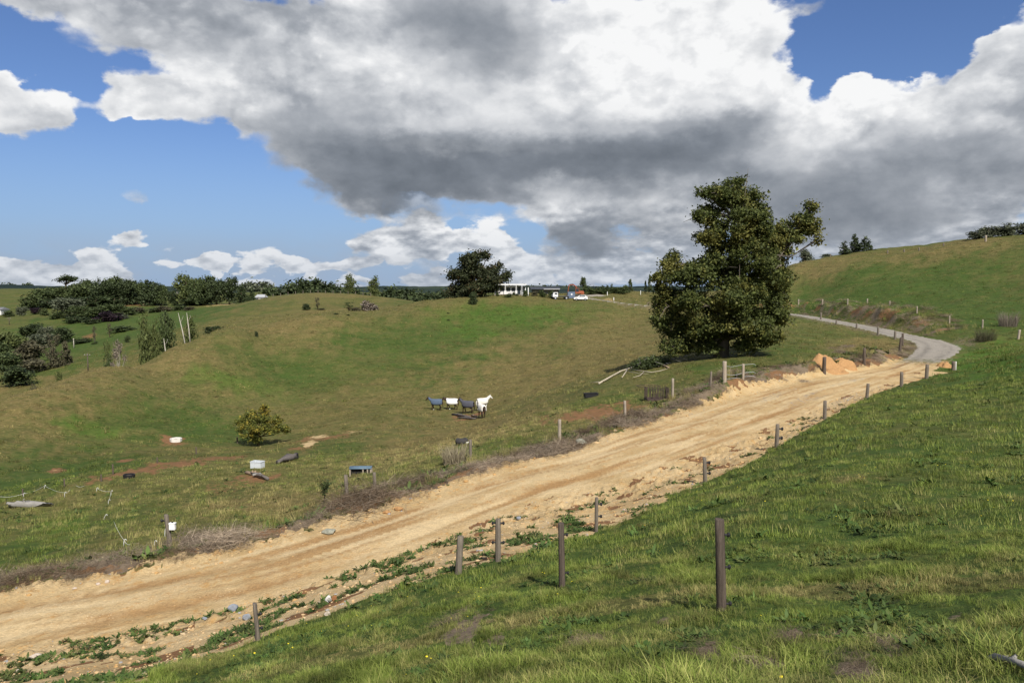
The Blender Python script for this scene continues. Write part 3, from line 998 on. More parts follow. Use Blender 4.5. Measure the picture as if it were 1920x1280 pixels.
M_grass = plant_material('grass_blades', (.152, .208, .033), (.33, .27, .115), .27)
M_far = plant_material('hill_grass_blades', (.100, .148, .025), (.270, .215, .088), .32)
M_weed = plant_material('weed_leaves', (.055, .100, .022), (.13, .12, .04), .2)
M_dead = plant_material('dead_stems', (.105, .072, .044), (.285, .228, .165), .1)
for k, (nm, meshes, mt) in enumerate((
        ('near_tufts', [blade_tuft(i, 21, .085, .04, .10, .0046, 1.25) for i in range(4)] + [blade_tuft(40 + i, 30, .075, .06, .13, .0048, 1.2) for i in range(2)], M_grass),
        ('mid_tufts', [blade_tuft(60 + i, 18, .17, .08, .17, .013, .8, 1) for i in range(4)], M_grass),
        ('far_tufts', [blade_tuft(80 + i, 14, .30, .10, .24, .035, .9, 1) for i in range(4)], M_far),
        ('rosettes', [leaf_rosette(i, 16, .13, .022) for i in range(3)] + [leaf_rosette(9 + i, 14, .20, .045, .6) for i in range(2)], M_weed),
        ('dead_tangles', [stick_tangle(i, 130, .55, .32, .0065) for i in range(4)], M_dead),
        ('straw_tufts', [blade_tuft(120 + i, 26, .22, .35, .8, .012, .55, 2) for i in range(3)], M_grass))):
    for me in meshes:
        me.materials.append(mt)
    PROTO[nm] = proto_collection(nm, meshes)


def sample_ring(r0, r1, dens, a0=-.74, a1=.74):
    n = int(.5 * (a1 - a0) * (r1 * r1 - r0 * r0) * dens)
    a = RNG.uniform(a0, a1, n)
    r = np.sqrt(RNG.uniform(r0 * r0, r1 * r1, n))
    x, y = r * np.sin(a), r * np.cos(a)
    h, idx, off = ground_full(x, y)
    ma, mb, onroad, bank, pad = masks(x, y, idx, off, h)
    return dict(x=x, y=y, r=r, a=a, h=h, idx=idx, off=off, dry=ma[:, 0], lush=ma[:, 1], dirt=ma[:, 2], soil=ma[:, 3], gravel=mb[:, 0], litter=mb[:, 1], road=onroad, bank=bank, pad=pad, w=RD[idx, 3], s=ROAD_LEN[idx])


def emit(name, S, keep, proto, nvar, size, sizevar=.45, clump=.9, sink=.0, dry=None, tall=None, var=None, flatten=1.0):
    m = np.where(keep)[0]
    n = len(m)
    x, y, z = S['x'][m], S['y'][m], S['h'][m] - sink
    rot = np.stack([RNG.normal(0, .12, n), RNG.normal(0, .12, n), RNG.uniform(0, 6.283, n)], 1)
    sz = size * np.clip(np.exp(RNG.normal(0, sizevar * .6, n)), .5, 1.5)
    if tall is not None:
        sz = sz * tall[m]
    scl = np.stack([sz, sz, sz * flatten], 1)
    d = (S['dry'] if dry is None else dry)[m] + RNG.normal(0, .16, n) + fbm(x / 1.6, y / 1.6, 3, 101) * .38
    val = np.clip(.95 + fbm(x / clump, y / clump, 3, 103) * .5 + RNG.normal(0, .16, n), .35, 1.6)
    v = RNG.integers(0, nvar, n) if var is None else var[m]
    return scatter(name, np.stack([x, y, z], 1), rot, scl, v, np.clip(d, 0, 1), val, PROTO[proto])


for (r0, r1, dn, pr, nv, sz) in ((.8, 3.6, 110, 'near_tufts', 6, 1.0), (3.6, 9, 165, 'near_tufts', 6, 1.0), (9, 16, 125, 'near_tufts', 6, 1.05), (16, 30, 30, 'mid_tufts', 4, .72), (30, 66, 10, 'mid_tufts', 4, 1.05), (66, 135, 3.6, 'far_tufts', 4, .85), (135, 250, 1.5, 'far_tufts', 4, 1.1)):
    S = sample_ring(r0, r1, dn, *((-1.5, 1.5) if r0 < 2 else (-.8, 1.2) if r1 < 70 else (-.74, .80)))
    bare = np.maximum.reduce([S['dirt'], S['soil'] * .9, S['gravel'], S['litter'] * np.where(S['r'] < 20, .5, .75)]) + fbm(S['x'] / .5, S['y'] / .5, 2, 107) * .25
    keep = (bare < .42) & ~S['road'] & ~S['bank']
    hgt = fbm(S['x'] / 1.3, S['y'] / 1.3, 3, 109)
    tall = np.clip(.95 + hgt * .6, .5, 1.5)
    if pr == 'near_tufts':
        keep &= (RNG.random(len(S['x'])) < np.clip(.95 + hgt * .5, .35, 1))
        tall = tall * (1.15 - .45 * ss(S['r'], 5.5, 10))
        v = np.where((hgt > .35) | (RNG.random(len(hgt)) < .05), RNG.integers(4, 6, len(hgt)), RNG.integers(0, 4, len(hgt)))
        emit('grass', S, keep, pr, nv, sz, tall=tall, var=v)
    else:
        tall = tall * (1 + S['lush'] * .6)
        emit('grass', S, keep & (fbm(S['x'] / 2.2, S['y'] / 2.2, 3, 111) > (-.6 if r1 < 70 else .0)), pr, nv, sz, tall=tall, clump=1.6 if r1 < 70 else 3.2)
    # broad weeds in the turf
    if r1 <= 66:
        wk = keep & (fbm(S['x'] / 1.8, S['y'] / 1.8, 3, 113) > .30) & (RNG.random(len(S['x'])) < (.34 if r1 < 20 else .3))
        emit('pasture_weeds', S, wk, 'rosettes', 5, .48 if r1 < 20 else .85, dry=S['dry'] * .3)

# weeds on the road bank, dead growth along the far verge
S = sample_ring(14, 62, 40)
low = (1 - ss(S['r'], 24, 34)) * .9
wk = S['bank'] & (fbm(S['x'] / 1.5, S['y'] / 1.5, 3, 117) + low * .42 > .50) & (S['off'] < -S['w'] - .35)
emit('bank_weeds', S, wk, 'rosettes', 5, .62, dry=np.full(len(S['x']), .18))
S = sample_ring(5, 18, 40)
wk = (S['litter'] > .40) & S['pad']
emit('dead_turf', S, wk, 'dead_tangles', 4, .30, dry=np.full(len(S['x']), .35), flatten=.6)
S = sample_ring(18, 120, 10)
lit = S['litter'] * (S['off'] > 0) * (S['off'] < 10) * (S['r'] > 20)
wk = (lit > .38) & (RNG.random(len(lit)) < .75)
for (q_, rr_) in ((at(1231, 751), 2.6), (at(1225, 762), 1.8), (at(1240, 760), 1.8), (at(608, 948), .9), (at(677, 895), 1.2), (at(1372, 716), 2.0)):
    wk &= np.hypot(S['x'] - q_.x, S['y'] - q_.y) > rr_
emit('dead_verge_growth', S, wk, 'dead_tangles', 4, 1.05, dry=np.clip(.5 + fbm(S['x'] / 3.5, S['y'] / 3.5, 3, 119) * 1.1, 0, 1), sink=.05, tall=np.clip(1 + fbm(S['x'] / 5, S['y'] / 5, 3, 120) * .9, .4, 2.0) * (1 - .5 * ss(S['s'], 52, 72)))
wk = (S['off'] > S['w'] + 1.5) & (S['off'] < S['w'] + 5) & (S['s'] < 96) & (fbm(S['x'] / 2.5, S['y'] / 2.5, 3, 121) > .08) & (RNG.random(len(lit)) < .55)
emit('verge_weeds', S, wk, 'rosettes', 5, 1.5, dry=np.full(len(lit), .15))
wk = (S['off'] > S['w'] + 1.8) & (S['off'] < S['w'] + 4.5) & (S['s'] < 100) & (fbm(S['x'] / 3, S['y'] / 3, 3, 123) > .22) & (RNG.random(len(lit)) < .5)
emit('verge_straw', S, wk, 'straw_tufts', 3, .8, dry=np.full(len(lit), .7))
S = sample_ring(85, 240, .9, .2, .66)
wk = ((S['off'] < -S['w'] - .5) & (S['off'] > -S['w'] - 9) & (S['s'] > 126) & (S['s'] < 240)) & (RNG.random(len(S['x'])) < .8)
emit('cut_bank_growth', S, wk & (fbm(S['x'] / 4, S['y'] / 4, 2, 125) > 0), 'dead_tangles', 4, 1.5, dry=np.clip(.4 + fbm(S['x'] / 5, S['y'] / 5, 2, 127), 0, 1))
emit('cut_bank_straw', S, wk & (fbm(S['x'] / 4, S['y'] / 4, 2, 125) <= 0), 'straw_tufts', 3, 1.1, dry=np.clip(.5 + fbm(S['x'] / 5, S['y'] / 5, 2, 129), 0, 1))

# rubble on the road bank and along the windrow
def pebble(seed):
    R = random.Random(seed)
    bm = bmesh.new()
    bmesh.ops.create_icosphere(bm, subdivisions=1, radius=.5)
    s = Vector((R.uniform(.7, 1.2), R.uniform(.6, 1.0), R.uniform(.4, .7)))
    for v in bm.verts:
        v.co = Vector((v.co.x * s.x, v.co.y * s.y, v.co.z * s.z)) * R.uniform(.75, 1.2)
    me = bpy.data.meshes.new('pebble')
    bm.to_mesh(me)
    bm.free()
    return me


m = material('rubble')
gi = V.nt.nodes.new('ShaderNodeObjectInfo')
a, b = attr('dry', True), attr('val', True)
p = noise(pos(), 9.0, 4, .6)
cc = mix(V(a.outputs['Fac']), (.43, .265, .11), (.52, .40, .24))
cc = mix(sstep(V(b.outputs['Fac']), 1.30, 1.34), cc, (.30, .29, .28))
M_rubble = finish(m, scale_col(cc, .7 + p * .55), .95, spec=.1)
pm = [pebble(i) for i in range(5)]
for q in pm:
    q.materials.append(M_rubble)
PROTO['pebbles'] = proto_collection('pebbles', pm)
S = sample_ring(14, 75, 16)
wk = S['bank'] & (S['off'] < -S['w'] + .2) & (RNG.random(len(S['x'])) < .9)
big = np.exp(RNG.normal(0, .5, len(S['x'])))
emit('rubble', S, wk, 'pebbles', 5, .050, tall=big, sink=-.005, dry=np.clip(.4 + RNG.normal(0, .3, len(big)), 0, 1))
wk = (S['off'] > S['w'] - .3) & (S['off'] < S['w'] + 1.3) & (S['s'] < 96) & (RNG.random(len(big)) < .6)
emit('rubble', S, wk, 'pebbles', 5, .075, tall=big, dry=np.clip(.2 + RNG.normal(0, .3, len(big)), 0, 1))
wk = S['road'] & (RNG.random(len(big)) < .16)
emit('loose_gravel', S, wk, 'pebbles', 5, .034, tall=big, dry=np.clip(.6 + RNG.normal(0, .3, len(big)), 0, 1), flatten=.6)

# ------------------------------------------------------------------ trees and bushes
def tube(bm_, pts, radii, sides=7, cap=True):
    """append a tapered tube to (verts, faces) lists"""
    vs_, fs = bm_
    prev = None
    pts = [Vector(p) for p in pts]
    ref = Vector((.31, .17, .93))
    base = len(vs_)
    for i, p in enumerate(pts):
        d = (pts[min(i + 1, len(pts) - 1)] - pts[max(i - 1, 0)]).normalized()
        a = d.cross(ref)
        if a.length < .05:
            a = d.cross(Vector((1, 0, 0)))
        a.normalize()
        b = d.cross(a)
        for k in range(sides):
            t = 2 * math.pi * k / sides
            vs_.append(tuple(p + (a * math.cos(t) + b * math.sin(t)) * radii[i]))
    for i in range(len(pts) - 1):
        for k in range(sides):
            k2 = (k + 1) % sides
            fs.append((base + i * sides + k, base + i * sides + k2, base + (i + 1) * sides + k2, base + (i + 1) * sides + k))
    if cap:
        for i, s in ((0, -1), (len(pts) - 1, 1)):
            c = len(vs_)
            vs_.append(tuple(pts[i]))
            for k in range(sides):
                k2 = (k + 1) % sides
                a_, b_ = base + i * sides + k, base + i * sides + k2
                fs.append((a_, b_, c, c) if s > 0 else (b_, a_, c, c))


def tube_mesh(name, bm_, smooth=True):
    vs_, fs = bm_
    me = bpy.data.meshes.new(name)
    me.from_pydata(vs_, [], [f if f[2] != f[3] else f[:3] for f in fs])
    if smooth:
        me.polygons.foreach_set('use_smooth', np.ones(len(me.polygons), bool))
    return me


def leaves(clumps, n, size, cl_r, seed, per=26, squash=.8, outward=2.4, droop=0.0):
    """clumps: rows of cx, cy, cz, rx, ry, rz. Leaf faces grouped on twigs that fill the clumps, thicker near their surface"""
    R = np.random.default_rng(seed)
    c = np.array(clumps, float)
    vol = (c[:, 3] * c[:, 4] * c[:, 5]) ** .72
    nt = max(n // per, 4)
    k = R.choice(len(c), nt, p=vol / vol.sum())
    d = R.normal(size=(nt, 3))
    d /= np.linalg.norm(d, axis=1)[:, None]
    rr = R.random(nt) ** (1 / outward)
    rr = rr * (1 + .16 * np.sin(d[:, 0] * 5 + seed) * np.cos(d[:, 2] * 4 + k))
    tw = c[k, :3] + d * rr[:, None] * c[k, 3:6]
    q = np.repeat(np.arange(nt), per)
    m = len(q)
    p = tw[q] + R.normal(size=(m, 3)) * cl_r * np.array([1, 1, squash]) * (.6 + .8 * R.random(nt))[q, None]
    p[:, 2] -= droop * np.abs(R.normal(size=m)) * cl_r
    nrm = R.normal(size=(m, 3)) + d[q] * .7 + np.array([0, 0, .6])
    nrm /= np.linalg.norm(nrm, axis=1)[:, None]
    t = R.normal(size=(m, 3))
    u = np.cross(nrm, t)
    u /= np.linalg.norm(u, axis=1)[:, None]
    v = np.cross(nrm, u)
    s = size * np.exp(R.normal(0, .28, m))[:, None]
    verts = np.stack([p - u * s * .62, p + v * s * .40 + nrm * s * .06, p + u * s * .62, p - v * s * .40 + nrm * s * .06], 1).reshape(-1, 3)
    faces = np.arange(m * 4).reshape(-1, 4)
    return verts, faces


def lumps(clumps, n, seed, lo=.34, hi=.52, reach=.72):
    """break big crown masses into smaller boughs with gaps between them"""
    R = np.random.default_rng(seed)
    out = []
    for c in clumps:
        for i in range(n):
            d = R.normal(size=3)
            d /= np.linalg.norm(d)
            q = R.uniform(lo, hi)
            d = d * reach * R.uniform(.55, 1.12)
            out.append((c[0] + d[0] * c[3], c[1] + d[1] * c[4], c[2] + d[2] * c[5], c[3] * q, c[4] * q, c[5] * q * .8))
    return out


def foliage_material(name, a, b, c=None, trans=.28, scale=.35, cut=(.52, .68)):
    m = material(name)
    g = V.nt.nodes.new('ShaderNodeNewGeometry')
    ri = V(g.outputs['Random Per Island'])
    p = pos()
    n1 = noise(p, scale, 3, .55)
    n2 = noise(p, scale * 4, 3, .6)
    col = mix(clamp01(n2 * .7 + ri * .6 - .15), a, b)
    if c is not None:
        col = mix(sstep(n1 + (ri - .5) * .16 + (n2 - .5) * .35, *cut), col, c)
    col = scale_col(col, .62 + ri * .76)
    return finish(m, col, .62, spec=.22, trans=trans)


def bark(name, col):
    return simple(name, col, .35, 3.0, .9, (1, 1, .25), .4, .1)


B_grey, B_brown, B_pale = bark('bark_grey', (.13, .112, .092)), bark('bark_brown', (.10, .075, .05)), bark('bark_pale', (.40, .37, .31))
F_big = foliage_material('foliage_turning', (.048, .068, .020), (.104, .122, .031), (.158, .152, .040), .28, .28, (.48, .70))
F_dark = foliage_material('foliage_dark', (.030, .046, .018), (.056, .074, .028), None, .18)
F_mid = foliage_material('foliage_mid', (.044, .066, .023), (.082, .104, .036), None, .22)
F_grey = foliage_material('foliage_grey_green', (.075, .090, .055), (.125, .138, .085), None, .22)
F_light = foliage_material('foliage_light', (.075, .098, .030), (.125, .145, .048), None, .28)
F_yellow = foliage_material('foliage_yellow', (.085, .108, .024), (.16, .165, .034), (.27, .215, .036), .32, .9, (.50, .68))
F_purple = foliage_material('foliage_purple', (.016, .010, .014), (.032, .018, .024), None, .12)
F_brown = foliage_material('foliage_brown', (.062, .060, .034), (.105, .094, .052), None, .15)
F_dead = foliage_material('foliage_dead', (.15, .125, .10), (.23, .19, .15), None, .1)
F_rusty = foliage_material('foliage_rusty', (.022, .032, .014), (.046, .052, .020), (.085, .060, .026), .18, .25, (.56, .72))


def ridge_z(px, row, Y):
    x, y, z = pix_dir(px, row)
    return z / y * Y


def thing(name, label, cat, loc, rz=0.0, group=None):
    o = bpy.data.objects.new(name, None)
    o.empty_display_size = .3
    C.objects.link(o)
    o.location = loc
    o.rotation_euler = (0, 0, rz)
    return tag(o, label, cat, group)


# --- the big tree beside the track
def big_tree():
    Y = 84.0
    root = thing('big_tree', 'tall spreading tree with yellowing leaves on the slope above the dirt road', 'tree', on(1352, Y))
    k = Y / 1387.0

    def P(px, row, d=0.0):
        x, y, z = pix_dir(px, row)
        return Vector((x / y * Y, Y + d, z / y * Y)) - root.location
    spec = [  # px, row, rx, ry, depth offset, depth radius (image pixels at the tree)
        (1376, 342, 24, 15, 0, 26), (1374, 372, 46, 32, 0, 45), (1348, 366, 30, 20, -15, 30), (1404, 380, 36, 40, 20, 40), (1318, 362, 18, 9, -10, 18), (1312, 408, 26, 11, -20, 20), (1335, 400, 30, 24, 0, 34),
        (1384, 425, 58, 50, -20, 62), (1420, 420, 34, 48, 25, 50), (1345, 450, 44, 40, 0, 55), (1400, 480, 60, 50, -30, 64), (1352, 505, 52, 48, -10, 70),
        (1478, 432, 26, 28, 10, 32), (1502, 416, 32, 26, 5, 30), (1524, 388, 14, 17, 5, 16), (1520, 424, 24, 20, 0, 22), (1532, 450, 8, 13, 0, 10), (1460, 455, 26, 28, 10, 34), (1446, 462, 24, 22, 5, 26), (1470, 470, 24, 24, 8, 26), (1488, 446, 24, 20, 0, 22), (1448, 488, 32, 36, 15, 44),
        (1264, 495, 27, 25, 10, 32), (1246, 530, 24, 26, 0, 30), (1262, 560, 34, 32, 10, 42), (1300, 520, 40, 34, -15, 52), (1310, 575, 52, 50, -25, 62), (1262, 590, 26, 30, 10, 32), (1240, 565, 16, 22, 10, 20),
        (1372, 560, 62, 56, -45, 66), (1430, 540, 46, 46, -20, 56), (1466, 545, 26, 34, 20, 40), (1478, 520, 18, 26, 25, 24), (1450, 585, 38, 34, -10, 46), (1470, 580, 22, 26, 15, 30),
        (1345, 610, 56, 40, -20, 62), (1296, 625, 38, 32, 5, 44), (1400, 610, 50, 34, -40, 50), (1430, 625, 26, 22, -30, 34), (1278, 648, 30, 18, 5, 32), (1262, 630, 16, 18, 10, 20), (1240, 608, 18, 24, 10, 22), (1256, 652, 22, 15, 5, 24), (1330, 440, 26, 22, -10, 30), (1320, 650, 30, 18, -10, 40), (1390, 645, 26, 14, -20, 34)]
    cl = []
    for px, row, rx, ry, d, dr in spec:
        p = P(px, row, d * k)
        cl.append((p.x, p.y, p.z, rx * k * .92, dr * k * .92, ry * k * .92))
    vs_, fs = leaves(lumps(cl, 11, 5, .28, .48), 160000, .21, .30, 5, per=30, outward=1.8)
    crown = np_mesh('crown', vs_, fs)
    link('crown', crown, root, F_big)
    t = ([], [])
    tr = [Vector((0, 0, -.3)), P(1356, 640), P(1360, 600), P(1364, 545), P(1372, 480), P(1378, 410), P(1376, 350)]
    tube(t, tr, [.95, .68, .58, .50, .36, .2, .05], 10)
    R = random.Random(4)
    for px, row, rx, ry, d, dr in spec:
        e = P(px, row, d * k)
        j = min(range(1, 6), key=lambda i: abs(tr[i].z - (e.z - 2.2)))
        s = tr[j]
        if px > 1455 and row < 470:
            s = tr[3]
        if (e - s).length < 1.0:
            continue
        mid = (P(1446, 500) if px > 1455 and row < 470 else s.lerp(e, .5) + Vector((0, 0, .8))) + Vector((R.gauss(0, .4), R.gauss(0, .4), R.gauss(0, .3)))
        tube(t, [s, mid, e], [.22, .13, .03], 6)
        for q in range(4):
            f = e + Vector((R.gauss(0, rx * k * .6), R.gauss(0, dr * k * .6), R.gauss(0, ry * k * .6)))
            tube(t, [mid.lerp(e, .6), e.lerp(f, .5) + Vector((0, 0, .15)), f], [.07, .045, .012], 5)
    link('trunk', tube_mesh('trunk', t), root, B_grey)


big_tree()


# --- prototype crowns of unit height and width, copied and scaled for each tree
def unit_tree(kind, seed):
    """returns crown (verts, faces) and trunk mesh data for a tree of height 1, width 1"""
    R = random.Random(seed)
    t = ([], [])
    cl = []
    n, size, clr, ow = 3600, .052, .055, 2.4
    if kind == 'round':
        for i in range(11):
            a, e = R.uniform(0, 6.28), R.uniform(0, 1)
            rr = .30 * math.sqrt(1 - (e - .35) ** 2) * R.uniform(.6, 1.1)
            cl.append((rr * math.cos(a), rr * math.sin(a), .30 + .50 * e, R.uniform(.15, .24), R.uniform(.15, .24), R.uniform(.12, .2)))
        cl.append((0, 0, .5, .3, .3, .3))
        cl.append((0, 0, .22, .34, .34, .16))
        tr = [(0, 0, -.05), (.01, 0, .25), (0, .01, .55), (0, 0, .8)]
        tube(t, tr, [.035, .028, .018, .006], 6)
        for c in cl[:8]:
            tube(t, [(0, 0, .25), (c[0] * .6, c[1] * .6, c[2] * .75), c[:3]], [.016, .011, .004], 5)
    elif kind == 'column':
        for i in range(12):
            z = .12 + .8 * i / 11
            w = .36 * math.sin(min(1, (1.06 - z) * 1.6) * 1.57) * (.75 + .25 * ss(np.array(z), .05, .3))
            cl.append((R.gauss(0, .10), R.gauss(0, .10), z, w * R.uniform(.7, 1.1), w * R.uniform(.7, 1.1), .10))
        tube(t, [(0, 0, -.05), (0, 0, .4), (.01, 0, .92)], [.03, .02, .004], 6)
        n, size = 2400, .05
    elif kind == 'conifer':
        for i in range(13):
            z = .06 + .9 * i / 12
            w = .44 * (1 - z) ** .8 + .03
            for q in range(3):
                a = R.uniform(0, 6.28)
                cl.append((w * .5 * math.cos(a), w * .5 * math.sin(a), z - .02, w * .5, w * .5, .045))
        tube(t, [(0, 0, -.05), (0, 0, .5), (0, 0, .98)], [.03, .018, .003], 6)
        n, size, clr = 2600, .045, .035
    elif kind == 'pine':
        for i in range(9):
            z = .12 + .8 * i / 8
            w = .40 * (1.05 - z) ** .6
            for q in range(4):
                a = R.uniform(0, 6.28)
                cl.append((w * .75 * math.cos(a), w * .75 * math.sin(a), z + R.uniform(-.02, .09), .09, .09, .11))
        cl.append((0, 0, .93, .04, .04, .10))
        tube(t, [(0, 0, -.05), (0, 0, .5), (0, 0, .98)], [.03, .018, .003], 6)
        n, size, clr, ow = 3000, .045, .035, 1.6
    elif kind == 'bush':
        for i in range(9):
            a = R.uniform(0, 6.28)
            rr = R.uniform(.05, .30)
            cl.append((rr * math.cos(a), rr * math.sin(a), R.uniform(.25, .62), R.uniform(.14, .24), R.uniform(.14, .24), R.uniform(.18, .32)))
        cl.append((0, 0, .2, .42, .42, .2))
        for i in range(5):
            a = i * 1.26
            tube(t, [(0, 0, -.05), (.10 * math.cos(a), .10 * math.sin(a), .3), (.22 * math.cos(a), .22 * math.sin(a), .6)], [.02, .014, .004], 5)
        n, size, clr = 1900, .062, .06
    elif kind == 'sparse':
        for i in range(16):
            a, z = R.uniform(0, 6.28), R.uniform(.30, .98)
            rr = R.uniform(.1, .42) * (1.15 - z * .5)
            cl.append((rr * math.cos(a), rr * math.sin(a), z, .07, .07, .05))
        for c in cl:
            tube(t, [(R.gauss(0, .03), R.gauss(0, .03), -.04), (c[0] * .4, c[1] * .4, c[2] * .6), c[:3]], [.012, .009, .002], 4)
        n, size, clr, ow = 1500, .034, .055, 1.5
    elif kind == 'flat':
        for i in range(12):
            a = R.uniform(0, 6.28)
            rr = R.uniform(.1, .42)
            cl.append((rr * math.cos(a), rr * math.sin(a), .78 + R.uniform(-.06, .10) - rr * .25, .15, .15, .09))
        tube(t, [(0, 0, -.05), (.02, 0, .35), (0, 0, .6)], [.04, .03, .02], 6)
        for c in cl:
            tube(t, [(0, 0, .4), (c[0] * .6, c[1] * .6, c[2] - .14), c[:3]], [.018, .012, .004], 5)
        n, clr, size = 1900, .05, .05
    vs_, fs = leaves(cl, n, size, clr, seed, per=13, outward=ow)
    return np_mesh(kind, vs_, fs), tube_mesh(kind, t)


UNIT = {}
for kd, nv in (('round', 4), ('column', 3), ('conifer', 2), ('pine', 2), ('bush', 4), ('sparse', 3), ('flat', 1)):
    UNIT[kd] = [unit_tree(kd, 31 * i + len(kd)) for i in range(nv)]
_matcopy = {}


def with_mat(me, mat):
    k = (me.name, mat.name)
    if k not in _matcopy:
        c = me.copy()
        c.materials.clear()
        c.materials.append(mat)
        _matcopy[k] = c
    return _matcopy[k]


_tn = 0


def tree(name, label, px, top, w_px, Y, kind, mat, cat='tree', bk=B_brown, base=None, group=None, hmin=.4):
    """a tree whose top is seen at image row `top`; stands Y metres ahead, or where the row `base` meets the ground"""
    global _tn
    _tn += 1
    if base is not None:
        g = at(px, base, ymin=Y)
        Y = g.y
    else:
        g = on(px, Y)
    h = max(ridge_z(px, top, Y) - g.z, hmin)
    w = w_px / 1387.0 * Y
    cr, tk = UNIT[kind][_tn % len(UNIT[kind])]
    root = thing(name, label, cat, g - Vector((0, 0, .02)), (_tn * 2.4) % 6.28, group)
    root.scale = (w, w, h)
    link('crown', with_mat(cr, mat), root)
    link('trunk', with_mat(tk, bk), root)
    return root


ORD = ['first', 'second', 'third', 'fourth', 'fifth', 'sixth', 'seventh', 'eighth', 'ninth', 'tenth', 'eleventh', 'twelfth', 'thirteenth', 'fourteenth', 'fifteenth', 'sixteenth', 'seventeenth', 'eighteenth', 'nineteenth', 'twentieth']
# the dark grove on the far hilltop, left
tree('umbrella_tree', 'dark flat-topped tree with open crown above the far hilltop grove', 128, 514, 46, 480, 'flat', F_dark)
GA = 'trees of the dark far grove on the left hilltop'
for i, (px, top, w, Y, kd, mt) in enumerate([(55, 548, 30, 425, 'bush', F_mid), (84, 540, 40, 430, 'round', F_mid), (112, 537, 40, 440, 'round', F_mid), (142, 530, 40, 440, 'round', F_mid), (163, 521, 42, 450, 'round', F_mid), (187, 521, 30, 440, 'conifer', F_dark),
                                             (200, 526, 40, 430, 'round', F_dark), (222, 516, 42, 440, 'round', F_mid), (243, 521, 36, 430, 'round', F_dark), (262, 523, 38, 440, 'round', F_mid), (279, 522, 36, 430, 'conifer', F_dark), (292, 526, 34, 430, 'round', F_dark), (306, 532, 22, 430, 'round', F_mid)]):
    tree('grove_tree', '%s tree from the left in the dark grove on the far left hilltop' % ORD[i], px, top - 1, w * 1.3, Y - 52, kd, mt, group=GA)
GU = 'bushes filling in under the dark far grove'
for i, (px, top, w, Y) in enumerate([(100, 556, 44, 400), (140, 552, 46, 405), (178, 550, 48, 400), (214, 550, 46, 405), (246, 550, 26, 412)]):
    tree('grove_bush', '%s dark bush from the left along the foot of the far grove' % ORD[i], px, top, w * 1.25, Y - 30, 'bush', F_dark, 'bush', group=GU)
GB = 'trees of the second far grove'
for i, (px, top, w, Y, kd, mt, lb) in enumerate([(326, 540, 18, 420, 'bush', F_dark, 'low dark bush at the left end of the second far grove'), (352, 511, 40, 400, 'round', F_light, 'light green rounded tree leading the second far grove'),
                                               (368, 522, 30, 395, 'round', F_mid, 'short tree tucked behind the light green one in the second grove'), (388, 513, 36, 400, 'round', F_mid, 'second tall crown from the left in the second far grove'), (408, 522, 32, 395, 'round', F_dark, 'dark crown in the middle of the second far grove'),
                                               (432, 517, 34, 390, 'round', F_dark, 'tallest dark crown towards the right of the second far grove'), (455, 532, 32, 380, 'conifer', F_dark, 'dark spreading conifer at the right of the second far grove'), (474, 541, 20, 375, 'conifer', F_dark, 'small conifer ending the second far grove on the right')]):
    tree('far_tree', lb, px, top - 1, w * 1.25, Y - 22, kd, mt, group=GB)
# below the groves
GC = 'scrub and trees on the slope under the far grove'
for px, top, w, Y, kd, mt, lb in [
    (129, 558, 50, 330, 'round', F_grey, 'grey green rounded tree on the slope under the far grove'), (160, 574, 50, 322, 'round', F_mid, 'dark tree right of the grey green one on the far slope'),
    (108, 584, 30, 325, 'bush', F_mid, 'bush at the left foot of the grey green tree'), (142, 592, 40, 310, 'bush', F_dark, 'dark bush in front of the grey green tree'), (170, 598, 30, 305, 'bush', F_dark, 'dark bush below the purple tree on the far slope'),
    (188, 572, 40, 330, 'round', F_mid, 'bushy tree behind the large purple tree'), (216, 570, 36, 335, 'round', F_mid, 'bushy tree upper right of the large purple tree'), (240, 575, 36, 335, 'bush', F_mid, 'bush right of the large purple tree at scrub edge'), (232, 590, 30, 318, 'bush', F_grey, 'grey green bush at the right of the large purple tree'),
    (262, 576, 34, 345, 'bush', F_brown, 'brownish scrub bush below the orange cutting'), (286, 576, 34, 345, 'bush', F_mid, 'scrub bush right of the orange cutting foot'), (312, 573, 36, 345, 'bush', F_brown, 'brown scrub bush in the middle of the far hedge line'), (338, 573, 34, 345, 'bush', F_mid, 'scrub bush near the right end of the far hedge line'), (356, 575, 22, 340, 'bush', F_brown, 'last scrub bush at the right end of the far hedge line'),
    (43, 575, 18, 345, 'round', F_grey, 'small grey tree left of the small purple tree'), (86, 578, 15, 345, 'bush', F_mid, 'small bush right of the small purple tree'), (20, 581, 20, 350, 'bush', F_mid, 'small bush beside the white shed at far left'),
    (330, 548, 16, 390, 'bush', F_dark, 'dark bush under the second grove beside a pole'), (370, 550, 60, 385, 'bush', F_dark, 'long low hedge under the second far grove')]:
    tree('slope_tree' if kd == 'round' else 'scrub_bush', lb, px, top - 2, w * 1.3, Y - 10, kd, mt, 'tree' if kd == 'round' else 'bush', group=GC)
tree('purple_tree', 'large dark purple leaved tree on the far slope', 205, 579, 52, 300, 'bush', F_purple)
tree('purple_tree', 'small dark purple tree standing alone on the far left slope', 69, 576, 24, 342, 'round', F_purple)
